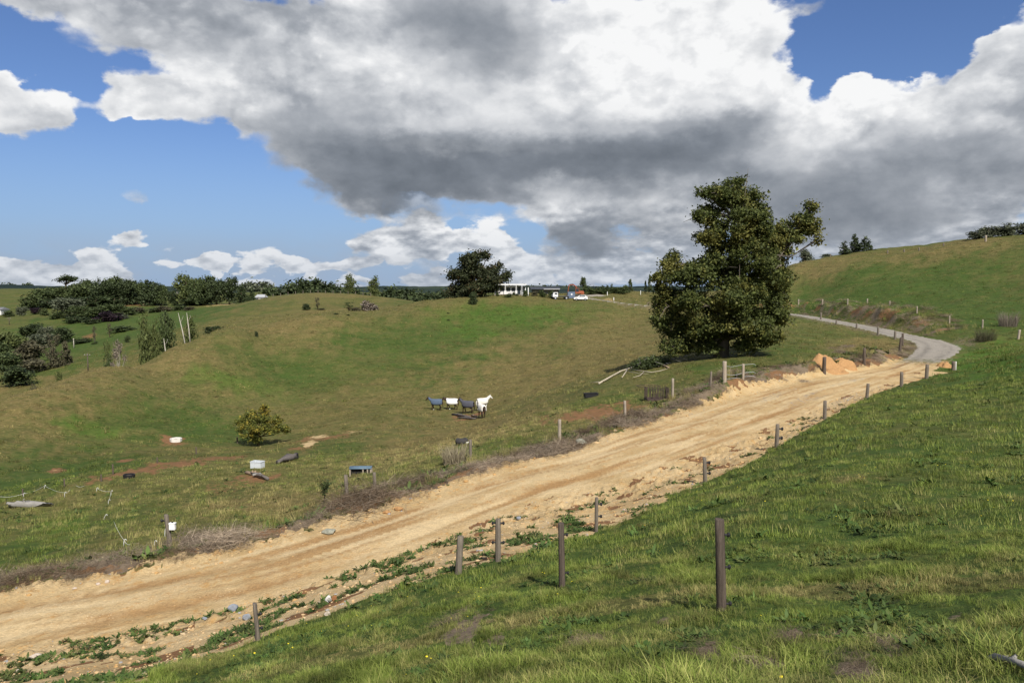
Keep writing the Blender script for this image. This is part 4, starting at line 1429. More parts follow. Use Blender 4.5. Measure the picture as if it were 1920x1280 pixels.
# valley trees at the left edge
for px, top, w, Y, kd, mt, lb, bk in [
    (57, 608, 38, 262, 'round', F_dark, 'dark rounded tree at the head of the left valley', B_brown), (86, 613, 26, 255, 'round', F_grey, 'grey leaved tree beside the dark rounded valley tree', B_pale), (117, 615, 34, 250, 'round', F_dark, 'dark dome shaped tree at the right of the left valley trees', B_brown),
    (76, 628, 40, 240, 'round', F_grey, 'pale grey tree in the middle of the left valley trees', B_pale), (26, 622, 56, 215, 'round', F_light, 'yellow green willow like tree at the left edge', B_brown), (-6, 640, 50, 205, 'round', F_mid, 'olive tree cut by the left picture edge', B_brown),
    (56, 640, 44, 205, 'round', F_brown, 'brownish tree right of the yellow green willow', B_brown), (96, 632, 34, 200, 'sparse', F_brown, 'sparse brown tree with thin grey limbs in the left valley', B_grey), (10, 660, 60, 195, 'bush', F_mid, 'olive undergrowth bush below the yellow green willow', B_brown),
    (122, 640, 30, 195, 'conifer', F_brown, 'dusky conifer like tree standing by the near ridge line', B_brown), (98, 652, 28, 192, 'conifer', F_brown, 'dusky narrow tree left of the conifer by the ridge', B_brown), (62, 672, 60, 190, 'bush', F_brown, 'brown undergrowth in the left valley bottom', B_brown),
    (27, 681, 62, 165, 'bush', F_dark, 'wide dark green bush at the left edge above the ridge', B_brown), (152, 636, 34, 245, 'bush', F_dark, 'dark bush on the valley bank left of a thin sapling', B_brown), (178, 612, 10, 240, 'sparse', F_brown, 'thin bare sapling on the far valley bank', B_grey),
    (178, 640, 16, 238, 'bush', F_mid, 'small round bush at the thin sapling foot', B_brown), (238, 628, 11, 225, 'round', F_mid, 'small lone tree on the green slope left of the poplars', B_brown), (206, 606, 10, 250, 'sparse', F_brown, 'dead brown poplar left of the leafy poplars', B_brown), (230, 612, 44, 262, 'bush', F_mid, 'bushy thicket behind the leafy poplars', B_brown),
    (252, 617, 20, 262, 'bush', F_mid, 'bush just left of the leafy poplars', B_brown), (200, 640, 18, 160, 'sparse', F_light, 'thin light green sapling on the near ridge', B_brown), (200, 656, 22, 152, 'bush', F_mid, 'small green bush on the near ridge beside dead shrub', B_brown), (222, 646, 26, 152, 'sparse', F_dead, 'pinkish dead shrub on the near ridge', B_pale),
    (405, 612, 42, 168, 'bush', F_dark, 'low dark green bush on the near ridge right of the poplars', B_brown), (60, 712, 20, 130, 'bush', F_brown, 'brown rush clump on the near ridge at left', B_brown), (30, 735, 22, 112, 'bush', F_brown, 'brown shrub on the near ridge at the left edge', B_brown), (142, 694, 14, 140, 'bush', F_brown, 'small brown shrub on the near ridge below the conifer', B_brown), (107, 690, 16, 160, 'bush', F_light, 'pale bush behind the near ridge in the left valley', B_brown)]:
    tree('valley_tree' if kd in ('round', 'conifer') else 'valley_bush', lb, px, top - (4 if w > 24 else 0), w * (1.3 if w > 24 else 1.1), Y, kd, mt, 'tree' if kd in ('round', 'conifer') else 'bush', bk)
for px, top, w, Y, lb in [(271, 585, 36, 150, 'leftmost of three leafy poplars behind the near ridge'), (312, 584, 40, 155, 'middle of three leafy poplars behind the near ridge'), (356, 590, 34, 160, 'rightmost leafy poplar with bare trunks before it'), (292, 600, 26, 152, 'short leafy poplar between the two taller ones')]:
    tree('poplar', lb, px, top, w, Y, 'column', F_light if px != 312 else F_mid, group='leafy poplars behind the near ridge')
for a, b, Y, lb in [((349, 640), (334, 586), 150, 'bare leaning pale trunk before the rightmost poplar'), ((357, 636), (350, 586), 151, 'bare upright pale trunk before the rightmost poplar'), ((311, 650), (307, 634), 146, 'short bare pale stump trunk under the poplars')]:
    g = on(a[0], Y)
    x, y, z = pix_dir(*b)
    e = Vector((x / y * Y, Y, z / y * Y)) - g
    o = thing('bare_trunk', lb, 'dead tree', g)
    t = ([], [])
    tube(t, [(0, 0, -.2), e * .5 + Vector((.05, 0, 0)), e], [.15, .11, .03], 7)
    link('trunk', tube_mesh('trunk', t), o, B_pale)
    t = ([], [])
    tube(t, [e * .72, e * .8 + Vector((.5, .1, .3)), e * .8 + Vector((.7, .1, .9))], [.05, .035, .01], 5)
    link('branch', tube_mesh('branch', t), o, B_pale)
# middle distance
tree('hill_poplar', 'left of two pale upright trees on the brown far hill', 657, 514, 27, 310, 'column', F_light)
tree('hill_poplar', 'right of two pale upright trees on the brown far hill', 703, 516, 30, 305, 'column', F_light)
for px, top, w, Y, kd, mt, lb in [
    (575, 566, 19, 250, 'bush', F_dark, 'dark green round bush on the brown far hill'), (597, 558, 14, 252, 'sparse', F_brown, 'thin brownish sapling on the brown far hill'), (603, 577, 16, 250, 'bush', F_brown, 'low brown bush beside the thin sapling'),
    (694, 560, 46, 235, 'bush', F_dead, 'big purplish brown shrub on the far hill'), (668, 573, 26, 232, 'bush', F_brown, 'olive low bush left of the purplish shrub'), (655, 566, 26, 240, 'sparse', F_mid, 'fern like green plant left of the purplish shrub'),
    (632, 590, 12, 180, 'bush', F_dark, 'left of two small dark bushes on the near ridge'), (653, 590, 10, 180, 'bush', F_dark, 'right of two small dark bushes on the near ridge'), (481, 618, 9, 152, 'bush', F_dark, 'tiny dark bush on the near ridge left of the bare scrape'),
    (752, 572, 24, 222, 'bush', F_mid, 'low olive bush on the ridge left of the dark tree'), (784, 566, 34, 226, 'bush', F_mid, 'rounded olive bush on the ridge nearest the big dark tree'), (841, 592, 7, 195, 'bush', F_dark, 'tiny dark bush on the hillside below the big dark tree'), (841, 608, 8, 188, 'bush', F_mid, 'tiny grassy bush lower on the hillside'),
    (889, 541, 21, 205, 'bush', F_dark, 'dark upright bush before the big dark tree'), (933, 548, 9, 216, 'bush', F_mid, 'small bush left of the round one below the white house'), (952, 548, 20, 214, 'bush', F_mid, 'round bush below the white house'), (969, 549, 8, 219, 'bush', F_mid, 'small bush below the white house corner'), (984, 541, 14, 219, 'bush', F_mid, 'bush at the right end of the white house'),
    (1002, 544, 18, 222, 'bush', F_brown, 'low brownish bush right of the white house'), (1018, 542, 20, 220, 'bush', F_mid, 'bush in front of the long dark shed roof'), (1034, 542, 16, 219, 'bush', F_mid, 'bush left of the white truck'), (964, 546, 10, 221, 'bush', F_mid, 'small shrub under the house windows')]:
    tree('hill_bush', lb, px, top, w, Y, kd, mt, 'bush')
GH = 'young trees of the hedge behind the yard'
for i, (px, top, w, kd) in enumerate([(1108, 536, 16, 'bush'), (1118, 535, 16, 'bush'), (1130, 534, 12, 'conifer'), (1138, 533, 12, 'conifer'), (1146, 531, 9, 'conifer'), (1155, 536, 14, 'bush'), (1164, 534, 14, 'bush'), (1172, 531, 12, 'bush'), (1180, 525, 9, 'pine'), (1124, 538, 18, 'bush'), (1150, 538, 18, 'bush')]):
    tree('hedge_tree', '%s young tree from the left along the hedge behind the yard' % ORD[sorted([1108, 1118, 1130, 1138, 1146, 1155, 1164, 1172, 1180, 1124, 1150]).index(px)], px, top, w * 1.7, 236 + (i % 3) * 2, kd, F_mid, group=GH)
tree('yard_tree', 'bright green young tree behind the orange excavator', 1093, 521, 25, 232, 'pine', F_mid)
tree('slim_tree', 'slim green tree just left of the big yellowing tree', 1217, 517, 12, 240, 'pine', F_mid)
tree('slim_tree', 'short slim tree beside the big yellowing tree left lobe', 1209, 527, 8, 242, 'pine', F_mid)
# right skyline
for px, top, w, Y, lb in [(1577, 451, 20, 232, 'left of three dark pines on the right skyline'), (1596, 436, 20, 234, 'tallest and middle of three dark pines on the right skyline'), (1615, 442, 28, 232, 'right and widest of three dark pines on the right skyline')]:
    tree('pine_tree', lb, px, top, w * 1.6, Y, 'conifer', F_dark, group='dark pines on the right skyline')
tree('skyline_tree', 'hazy round tree on the skyline right of the big tree', 1506, 464, 32, 246, 'round', F_grey)
tree('skyline_tree', 'low hazy bush between the round tree and the pines', 1545, 474, 24, 246, 'bush', F_grey, 'bush')
for px, top, w, lb in [(1826, 428, 36, 'leftmost feathery tree on the top right skyline'), (1850, 419, 40, 'second feathery tree on the top right skyline behind a post'), (1878, 416, 42, 'third feathery tree on the top right skyline'), (1912, 411, 36, 'feathery tree on the top right skyline at the picture edge'), (1940, 405, 40, 'feathery tree beyond the right picture edge')]:
    r_ = tree('feathery_tree', lb, px, top, w * 1.3, 212, 'bush', F_grey, bk=B_grey, group='feathery trees on the top right skyline')


# --- the dark tree by the house, and the small yellow tree in the hollow
def mid_tree(name, label, px, base, top, spec, Y, n, size, clr, mat, bk, seed, tr_r, lift):
    g = at(px, base, ymin=Y - 12) if base else on(px, Y)
    Y = g.y
    root = thing(name, label, 'tree', g - Vector((0, 0, .05)))
    k = Y / 1387.0
    cl = []
    for qx, row, rx, ry, d, dr in spec:
        x, y, z = pix_dir(qx, row)
        p = Vector((x / y * Y, Y + d * k, z / y * Y)) - root.location
        cl.append((p.x, p.y, p.z, rx * k, dr * k, ry * k))
    link('crown', np_mesh('crown', *leaves(lumps(cl, 7, seed), n, size, clr, seed, per=18, outward=1.8)), root, mat)
    t = ([], [])
    zt = max(c[2] for c in cl)
    tube(t, [(0, 0, -.2), (.1, 0, zt * lift), (0, .1, zt * .6), (0, 0, zt * .9)], [tr_r, tr_r * .75, tr_r * .4, .04], 8)
    R = random.Random(seed)
    for c in cl:
        e = Vector(c[:3])
        tube(t, [(0.05, 0, zt * lift * R.uniform(.7, 1.1)), e * .55 + Vector((0, 0, zt * .06)), e], [tr_r * .5, tr_r * .28, tr_r * .08], 6)
    link('trunk', tube_mesh('trunk', t), root, bk)
    return root


mid_tree('dark_tree', 'massive dark rounded tree left of the white house', 888, None, 466,
         [(893, 492, 30, 24, 0, 34), (880, 505, 36, 26, -10, 36), (915, 508, 26, 22, 5, 30), (862, 524, 26, 26, 5, 30), (900, 528, 44, 30, -20, 44), (936, 524, 22, 16, 5, 26), (948, 520, 10, 12, 0, 14), (852, 545, 18, 22, 0, 22), (880, 552, 38, 22, -15, 40), (866, 565, 26, 18, -5, 30), (848, 562, 12, 16, 0, 16), (870, 486, 14, 12, 0, 14), (912, 484, 12, 12, 0, 12), (920, 543, 20, 10, -5, 26)],
         224, 24000, .50, .60, F_rusty, B_brown, 8, .9, .2)
mid_tree('small_yellow_tree', 'small low spreading tree with yellow green leaves in the hollow', 484, 836, 757,
         [(488, 775, 22, 14, 0, 24), (470, 785, 20, 14, 4, 22), (510, 786, 20, 12, 0, 22), (455, 797, 18, 12, 0, 18), (485, 795, 34, 14, -12, 28), (525, 796, 16, 10, 0, 18), (446, 808, 12, 9, 0, 14), (470, 812, 22, 10, -8, 24), (505, 807, 26, 10, -6, 24), (534, 806, 10, 8, 0, 12), (480, 822, 16, 6, -6, 18), (450, 792, 14, 8, 6, 14), (498, 765, 12, 8, 0, 12)],
         84, 9000, .15, .17, F_yellow, B_brown, 12, .16, .28)
# bushes clipped by the left edge and in the paddock
tree('edge_bush', 'dark shrub at the left picture edge in the hollow', -6, 866, 16, 62, 'bush', F_dark, 'bush', base=905)


# --- far woods that read as one mass
def wood(name, rows, Y, mat, n, size, clr, seed):
    cl = []
    for px, top, w, hh in rows:
        z = ridge_z(px, top, Y)
        zb = ridge_z(px, top + hh, Y)
        k = Y / 1387.0
        x, y, _ = pix_dir(px, 600)
        cl.append((x / y * Y, Y + (px * 7919 % 40 - 20) * k, (z + zb) / 2, w * k / 2, w * k / 2, (z - zb) / 2))
    tag(link(name, np_mesh(name, *leaves(cl, n, size, clr, seed, per=14)), mat=mat), kind='stuff')


wood('far_wood', [(510, 542, 16, 14), (520, 543, 18, 16), (545, 533, 26, 30), (562, 527, 26, 34), (580, 524, 28, 36), (598, 525, 26, 36), (615, 532, 26, 30), (632, 537, 24, 26), (648, 541, 24, 22), (668, 545, 24, 20), (682, 549, 14, 16), (532, 545, 20, 20), (570, 540, 40, 24), (600, 540, 40, 24), (640, 548, 40, 18)], 600, F_dark, 9000, 2.0, 2.2, 3)
wood('far_wood', [(722, 547, 20, 22), (738, 545, 20, 22), (748, 548, 20, 22), (762, 543, 26, 28), (778, 551, 22, 24), (792, 552, 24, 24), (808, 554, 24, 24), (826, 553, 24, 26), (836, 548, 18, 28), (850, 556, 20, 24), (770, 560, 40, 24), (800, 562, 50, 22), (830, 562, 40, 22)], 420, F_dark, 8000, 1.6, 1.8, 5)
wood('far_wood', [(490, 534, 18, 14), (478, 534, 14, 16), (502, 538, 16, 14), (466, 538, 16, 16), (514, 541, 10, 12)], 900, F_grey, 2500, 3.0, 3.4, 9)
wood('far_forest', [(x, 536 + (x * 37 % 3) - (2.5 if 40 < x < 60 else 0), 10, 14) for x in range(-30, 64, 6)], 2250, F_dark, 3600, 5.0, 5.0, 11)
wood('far_forest', [(x, 538.0 + (x * 53 % 3) * .6, 16, 10) for x in range(930, 1110, 8)], 2250, F_dark, 4500, 5.0, 5.0, 13)

# ------------------------------------------------------------------ fence posts
W_post = simple('weathered_post_wood', (.155, .132, .105), .8, 9.0, .9, (2, 2, .10), .8, .1)
W_dark = simple('dark_post_wood', (.098, .078, .062), .8, 9.0, .9, (2, 2, .10), .8, .1)
W_pale = simple('pale_post_wood', (.30, .255, .20), .4, 5.0, .9, (1, 1, .12), .5, .1)
W_white = simple('white_painted_wood', (.74, .73, .70), .12, 5.0, .7)
P_black = simple('black_plastic', (.018, .018, .02), .2, 9.0, .5)
P_white = simple('white_plastic', (.80, .80, .78), .08, 9.0, .45)
TAPE = simple('white_fence_tape', (.80, .80, .77), .08, 9.0, .5)
ZINC = simple('galvanised_steel', (.46, .49, .52), .18, 6.0, .5, spec=.5)


def round_post(h, r, lean, seed, half_flat=False):
    """a rough round post with a sawn top, from below the turf to h"""
    R = random.Random(seed)
    bm = bmesh.new()
    n = 12
    rings = []
    zs = [-.35, 0, h * .25, h * .5, h * .75, h - .012, h]
    ph = [R.uniform(0, 6.28) for _ in range(3)]
    for z in zs:
        k = (1.06 - .10 * max(z, 0) / h) * (.86 if z == h else 1)
        ring = []
        for i in range(n):
            a = 2 * math.pi * i / n
            rr = r * k * (1 + .06 * math.sin(2 * a + ph[0]) + .04 * math.sin(3 * a + ph[1] + z * 2))
            yy = rr * math.sin(a)
            if half_flat: yy = min(yy, r * .35)
            zz = z + (.006 * math.sin(a + ph[2]) if z > h - .05 else 0)
            ring.append(bm.verts.new((rr * math.cos(a) + lean[0] * z / h, yy + lean[1] * z / h, zz)))
        rings.append(ring)
    for p, q in zip(rings, rings[1:]):
        for i in range(n):
            bm.faces.new((p[i], p[(i + 1) % n], q[(i + 1) % n], q[i]))
    bm.faces.new(rings[-1])
    me = bpy.data.meshes.new('post')
    bm.to_mesh(me)
    bm.free()
    for p in me.polygons:
        p.use_smooth = len(p.vertices) == 4
    return me


def insulator_mesh():
    bm = bmesh.new()
    bmesh.ops.create_cone(bm, cap_ends=True, segments=8, radius1=.018, radius2=.014, depth=.05, matrix=Matrix.Translation((.03, 0, 0)) @ Matrix.Rotation(math.pi / 2, 4, 'Y'))
    bmesh.ops.create_uvsphere(bm, u_segments=8, v_segments=5, radius=.026, matrix=Matrix.Translation((.058, 0, 0)) @ Matrix.Diagonal((1, 1, 1.35, 1)))
    me = bpy.data.meshes.new('insulator')
    bm.to_mesh(me)
    bm.free()
    me.materials.append(P_black)
    return me


INS = insulator_mesh()
_pn = 0


def post(label, px, top, base, w, mat, lean_px=0.0, ins=(), group=None, cat='fence post', hmax=1.7, name='fence_post', flat=False, rmin=.04, ymin=0.0):
    global _pn
    _pn += 1
    g = at(px, base, ymin=ymin)
    x, y, z = pix_dir(px, top)
    h = min(max(z / y * g.y - g.z, .35), hmax)
    r = max(w * g.y / 1387 / 2, rmin)
    me = round_post(h, r, (lean_px * g.y / 1387, 0), _pn, flat)
    o = link(name, me, mat=mat)
    o.location = g
    tag(o, label, cat, group)
    o.rotation_euler = (0, 0, 0)
    for f, side in ins:
        q = link('insulator', INS, o)
        q.location = (side * r * .9 + lean_px * g.y / 1387 * f, -.01, h * f)
        q.rotation_euler = (0, 0, 0 if side > 0 else math.pi)
        s = max(1.0, g.y / 14)
        q.scale = (s, s, s)
    return o


GN_ = 'fence posts along the near paddock above the dirt road'
post('tallest nearest wooden fence post standing in the grass right of centre', 1353, 972, 1144, 18, W_dark, -8, ((.83, 1), (.48, 1), (.08, 1)), GN_)
post('second nearest brown fence post, standing in grass with a dark shadow', 1054, 980, 1099, 12, W_dark, -3, ((.82, 1), (.22, 1)), GN_)
post('grey fence post with four black insulators at the turf edge', 934, 972, 1052, 10, W_post, 0, ((.9, 1), (.9, -1), (.45, 1), (.45, -1)), GN_)
post('short thick grey fence post leaning right at the turf edge', 859, 1004, 1076, 12, W_post, 5, (), GN_)
post('fence post at the lower left below the rocks on the road bank', 484, 1130, 1200, 9, W_post, -5, ((.72, 1), (.34, 1)), GN_)
post('slim grey fence post against the pale road bank', 1118, 932, 996, 7, W_post, 0, ((.8, 1), (.45, 1)), GN_)
for i, (px, t_, b, w, nm) in enumerate([(1322, 857, 906, 7, 'first'), (1456, 795, 838, 7, 'second'), (1546, 751, 786, 6, 'third'), (1625, 719, 747, 5.5, 'fourth'), (1690, 697, 723, 5.5, 'fifth'), (1737, 683, 710, 6, 'sixth')]):
    post('%s of six fence posts running up the turf edge to the road bend' % nm, px, t_, b, w, W_post, (-2, 1, 0, 2, 0, 1)[i], ((.8, 1), (.4, 1)) if i < 2 else (), GN_)
o = post('short half white painted post beside a small orange heap', 1788, 677, 694, 7, W_post, 0, (), None, rmin=.12)
hp = max(v.co.z for v in o.data.vertices)
t_ = bpy.data.meshes.new('white_face')
bm = bmesh.new()
bmesh.ops.create_cube(bm, size=1, matrix=Matrix.Translation((.10, -.03, hp * .5)) @ Matrix.Diagonal((.16, .24, hp * .96, 1)))
bm.to_mesh(t_)
bm.free()
link('white_face', t_, o, W_white)
GV = 'fence posts on the far side of the dirt road'
post('leaning grey post with a white box at the lower left', 319, 964, 1021, 8, W_post, -6, ((.8, -1), (.5, 1)), GV)
for lb, px, t_, b, w, mt, ln in [
    ('tall weathered post beside the thin sapling at the road verge', 651, 890, 938, 7, W_post, -2), ('short post in front of the blue roofed shelter right end', 703, 885, 914, 6, W_post, -1),
    ('post at the right of the pale dry grass clump', 882, 824, 868, 6, W_post, 0), ('verge post above the grey rock', 1049, 786, 825, 6, W_pale, 0), ('pale verge post between the black trough and the steel crate', 1172, 751, 784, 5.5, W_pale, -1),
    ('pale post close behind the steel crate', 1261, 709, 748, 5, W_pale, 0), ('thin post left of the wire gate', 1332, 696, 724, 4, W_post, 1), ('stout gate post at the left end of the wire gate', 1358, 677, 715, 8, W_pale, 0), ('post at the right end of the wire gate', 1393, 682, 711, 5.5, W_pale, 0),
    ('dark post in front of the orange soil heap', 1545, 669, 699, 7, W_dark, 0), ('dark post between the soil heap and the bend', 1620, 652, 682, 5, W_dark, 0), ('nearer of two close posts at the inside of the bend', 1687, 632, 658, 5, W_dark, 2), ('farther of two close posts at the inside of the bend', 1692, 624, 648, 4, W_dark, 0),
    ('first post along the gravel arm beyond the bend', 1678, 620, 636, 4, W_post, 0), ('second post along the gravel arm beyond the bend', 1646, 612, 628, 3.5, W_post, 0), ('third small post along the gravel arm beyond the bend', 1606, 606, 616, 3, W_post, 0), ('fourth small post along the gravel arm beyond the bend', 1568, 600, 609, 3, W_post, 0), ('fifth small post along the gravel arm beyond the bend', 1539, 586, 599, 3, W_post, 0)]:
    post(lb, px, t_, b, w, mt, ln, (), GV)
GR = 'fence posts along the foot of the right hill'
for i, (px, t_, b) in enumerate([(1497, 561, 571), (1542, 561, 570), (1589, 560, 571), (1626, 560, 570), (1668, 564, 572), (1719, 574, 586), (1780, 592, 607), (1842, 599, 616)]):
    post('%s thin post from the left along the foot of the right hill' % ORD[i], px, t_, b, 2.5, W_pale, 0, (), GR, rmin=.07)
post('pale leaning post at the right edge above the bright grass', 1909, 618, 636, 4, W_pale, 2, (), GR)
post('thin grey post at right edge among dry stalks', 1905, 594, 612, 3, W_post, 0, (), GR)
GS = 'fence posts on the right skyline'
for i, (px, t_) in enumerate([(1557, 476), (1664, 465), (1695, 463), (1723, 459), (1769, 451)]):
    b_ = int(round([480, 473, 471, 468, 460][i])) + 2
    post('%s small post from the left on the bare right skyline' % ORD[i], px, t_, b_, 2.4, W_post, 0, (), GS, rmin=.06, hmax=.9)
post('pale post before the feathery trees on the right skyline', 1848, 440, 453, 3.5, W_pale, 0, (), GS, rmin=.1)
GH2 = 'fence posts crossing the hollow on the left'
for i, (px, t_, b) in enumerate([(43, 916, 931), (121, 897, 912), (190, 889, 902), (212, 870, 889), (295, 857, 868), (368, 838, 851), (445, 818, 831)]):
    post('%s dark post from the left along the hollow fence' % ORD[i], px, t_, b, 2.6, W_dark, 0, (), GH2, rmin=.045)
GF = 'tiny posts along the far brown ridge'
ridge_rows = [(486, 562), (500, 559), (514, 556), (528, 553.5), (542, 551.5), (556, 550.5), (570, 550), (584, 549.5), (598, 549.5), (612, 549.5), (626, 549.5), (640, 550), (654, 551), (668, 552), (682, 553.5), (696, 555)]
for px, row in ridge_rows:
    g = on(px, 303)
    o = link('fence_post', round_post(1.25, .11, (0, 0), px), mat=W_post)
    o.location = g
    tag(o, '%s tiny post from the left along the far brown ridge fence' % ORD[ridge_rows.index((px, row))], 'fence post', GF)

# --- white pigtail standards with tape, lower left
GP = 'white step-in standards of the electric tape'
SPOT = []
for lb, px, t_, b in [('leftmost white tape standard below the hollow fence', 44, 925, 932), ('white tape standard at the left peak of the tape', 83, 909, 917), ('white tape standard where the left tape run ends', 121, 922, 932), ('white tape standard at the start of the middle tape run', 181, 914, 922), ('white tape standard at the right end of the middle run', 208, 919, 928), ('white tape standard below the middle run', 203, 936, 945), ('tilted white standard above the sagging tape', 194, 964, 974), ('white standard at the lower end of the sagging tape', 232, 1011, 1023), ('small white standard left of the leaning post base', 289, 1017, 1026), ('tall white standard close to the leaning post', 309, 990, 1006)]:
    g = at(px, b)
    x, y, z = pix_dir(px, t_)
    h = max(z / y * g.y - g.z, .3)
    t = ([], [])
    ln = .12 if 'tilted' in lb else .02
    R = random.Random(px)
    a = R.uniform(0, 6)
    top = Vector((ln, .02, h - .05))
    pts = [Vector((0, 0, -.1)), Vector((ln * .5, 0, h * .5)), top] + [top + Vector((.05 - .05 * math.cos(q), 0, .05 * math.sin(q))) for q in (1.0, 2.0, 3.1, 4.2)]
    tube(t, pts, [.012] * len(pts), 6)
    o = link('tape_standard', tube_mesh('tape_standard', t), mat=P_white)
    o.location = g
    tag(o, lb, 'fence standard', GP)
    SPOT.append(g + top)


def tape(label, pts):
    t = ([], [])
    out = []
    for a, b in zip(pts, pts[1:]):
        for k in range(6):
            q = k / 6
            p = a.lerp(b, q)
            p.z -= .10 * 4 * q * (1 - q)
            p.z = max(p.z, gz(p.x, p.y) + .08)
            out.append(p)
    out.append(pts[-1])
    o0 = out[0].copy()
    tube(t, [p - o0 for p in out], [.0055] * len(out), 4)
    o = link('fence_tape', tube_mesh('fence_tape', t), mat=TAPE)
    o.location = o0
    tag(o, label, 'fence tape')


tape('white electric tape running over the left three standards', [at(0, 939) + Vector((0, 0, .3)), SPOT[0], SPOT[1], SPOT[2], at(132, 926) + Vector((0, 0, .35))])
tape('white electric tape of the middle run bending downhill', [SPOT[3], SPOT[4], SPOT[5]])
tape('sagging white tape reaching the lower standard', [at(214, 995) + Vector((0, 0, .5)), SPOT[7], at(244, 1024) + Vector((0, 0, .1))])
tape('short white tape end left of the middle run', [at(143, 918) + Vector((0, 0, .3)), at(158, 918) + Vector((0, 0, .3))])


# ------------------------------------------------------------------ box helper
def boxes(name, parent, mat, items, bevel=.0):
    """items: (cx, cy, cz, sx, sy, sz[, rotz[, rotx]]) full sizes, joined as one part"""
    bm = bmesh.new()
    for it in items:
        cx, cy, cz, sx, sy, sz = it[:6]
        M = Matrix.Translation((cx, cy, cz))
        if len(it) > 6: M = M @ Matrix.Rotation(it[6], 4, 'Z')
        if len(it) > 7: M = M @ Matrix.Rotation(it[7], 4, 'X')
        bmesh.ops.create_cube(bm, size=1, matrix=M @ Matrix.Diagonal((sx, sy, sz, 1)))
    if bevel > 0:
        bmesh.ops.bevel(bm, geom=bm.edges[:], offset=bevel, segments=1, affect='EDGES')
    me = bpy.data.meshes.new(name)
    bm.to_mesh(me)
    bm.free()
    return link(name, me, parent, mat)


def px_size(p, n):
    return n * p.y / 1387.0


# white box on the leaning post
g = at(319, 1021)
k = g.y / 1387
x, y, z = pix_dir(321, 985)
o = thing('white_box', 'white plastic box fixed on the leaning post lower left', 'box', Vector((x / y * (g.y - .1), g.y - .12, z / y * g.y - .13)))
boxes('body', o, P_white, [(.06, 0, .13, .24, .16, .26)], .012)
boxes('lid', o, P_white, [(.06, 0, .275, .27, .19, .03)], .008)
boxes('bracket', o, P_black, [(.06, 0, .31, .06, .05, .05)], .006)

# wire gate between the two gate posts
a, b = at(1358, 713), at(1393, 710)
o = thing('wire_gate', 'two strand wire gate between the stout gate post and its neighbour', 'gate', a)
d = b - a
for hh, r, mt, nm in ((1.25, .012, ZINC, 'top_strand'), (.55, .014, ZINC, 'lower_strand'), (.2, .012, ZINC, 'bottom_strand')):
    t = ([], [])
    R = random.Random(int(hh * 10))
    tube(t, [d * q + Vector((0, 0, hh - .12 * math.sin(math.pi * q) * R.uniform(.4, 1.3))) for q in (0, .2, .4, .6, .8, 1)] + [d * 1.0 + Vector((.9, 0, hh + .08)), d * 1.0 + Vector((1.1, 0, hh - .05))], [r] * 8, 5)
    link(nm, tube_mesh(nm, t), o, mt)
for q in (.33, .66):
    boxes('dropper', o, W_post, [(d.x * q, d.y * q, .62 + d.z * q, .035, .035, 1.1)])

# ------------------------------------------------------------------ paddock furniture
# blue roofed shelter (low trough stand)
g = at(677, 888)
k = g.y / 1387
BLUE = simple('blue_roof_sheet', (.10, .155, .20), .4, 5.0, .5, (6, 1, 1), .2, .4)
o = thing('low_shelter', 'low shelter with a faded blue curved roof on timber legs', 'shelter', g, .06)
w, hh = 42 * k, 15 * k
v, f = [], []
for i in range(9):
    q = i / 8
    yy, zz = -.36 + .72 * q, hh * .72 + .16 * math.sin(math.pi * (.12 + q * .8))
    for xx in (-w / 2, w / 2):
        v += [(xx, yy, zz), (xx, yy, zz - .03)]
for i in range(8):
    c0, c1 = i * 4, (i + 1) * 4
    f += [(c0, c0 + 2, c1 + 2, c1), (c0 + 1, c1 + 1, c1 + 3, c0 + 3), (c0, c1, c1 + 1, c0 + 1), (c0 + 2, c0 + 3, c1 + 3, c1 + 2)]
f += [(0, 1, 3, 2), (32, 34, 35, 33)]
link('roof', np_mesh('roof', v, f), o, BLUE)
for xx, yy in ((-w / 2 + .06, -.28), (w / 2 - .06, -.28), (w * .12, -.3), (-w / 2 + .06, .28), (w / 2 - .06, .28), (w * .32, -.3)):
    boxes('leg', o, W_pale, [(xx, yy, hh * .36 - .05, .09, .09, hh * .74 + .1)])
boxes('back_board', o, W_dark, [(0, .30, hh * .42, w * .92, .03, hh * .5)])
boxes('trough', o, P_black, [(0, .02, .14, w * .8, .34, .22), (0, .02, .27, w * .84, .38, .03)])

# pale tank
g = at(483, 876)
k = g.y / 1387
TANK = simple('pale_concrete_tank', (.52, .55, .57), .15, 7.0, .8)
o = thing('water_trough', 'pale grey rectangular water trough beside the dark log', 'trough', g, -.25)
w, hh = 22 * k, .46
boxes('tub', o, TANK, [(0, -.26, hh / 2 - .05, w, .06, hh + .1), (0, .26, hh / 2 - .05, w, .06, hh + .1), (-w / 2 + .03, 0, hh / 2 - .05, .06, .46, hh + .1), (w / 2 - .03, 0, hh / 2 - .05, .06, .46, hh + .1), (0, 0, .05, w - .12, .46, .06)])
boxes('water', o, simple('trough_water', (.10, .14, .15), .1, 4.0, .08, spec=.5), [(0, 0, hh - .1, w - .124, .456, .02)])
boxes('rim', o, TANK, [(0, -.27, hh + .015, w + .06, .09, .03), (0, .27, hh + .015, w + .06, .09, .03), (-w / 2 + .01, 0, hh + .016, .08, .45, .03), (w / 2 - .01, 0, hh + .016, .08, .45, .03)])


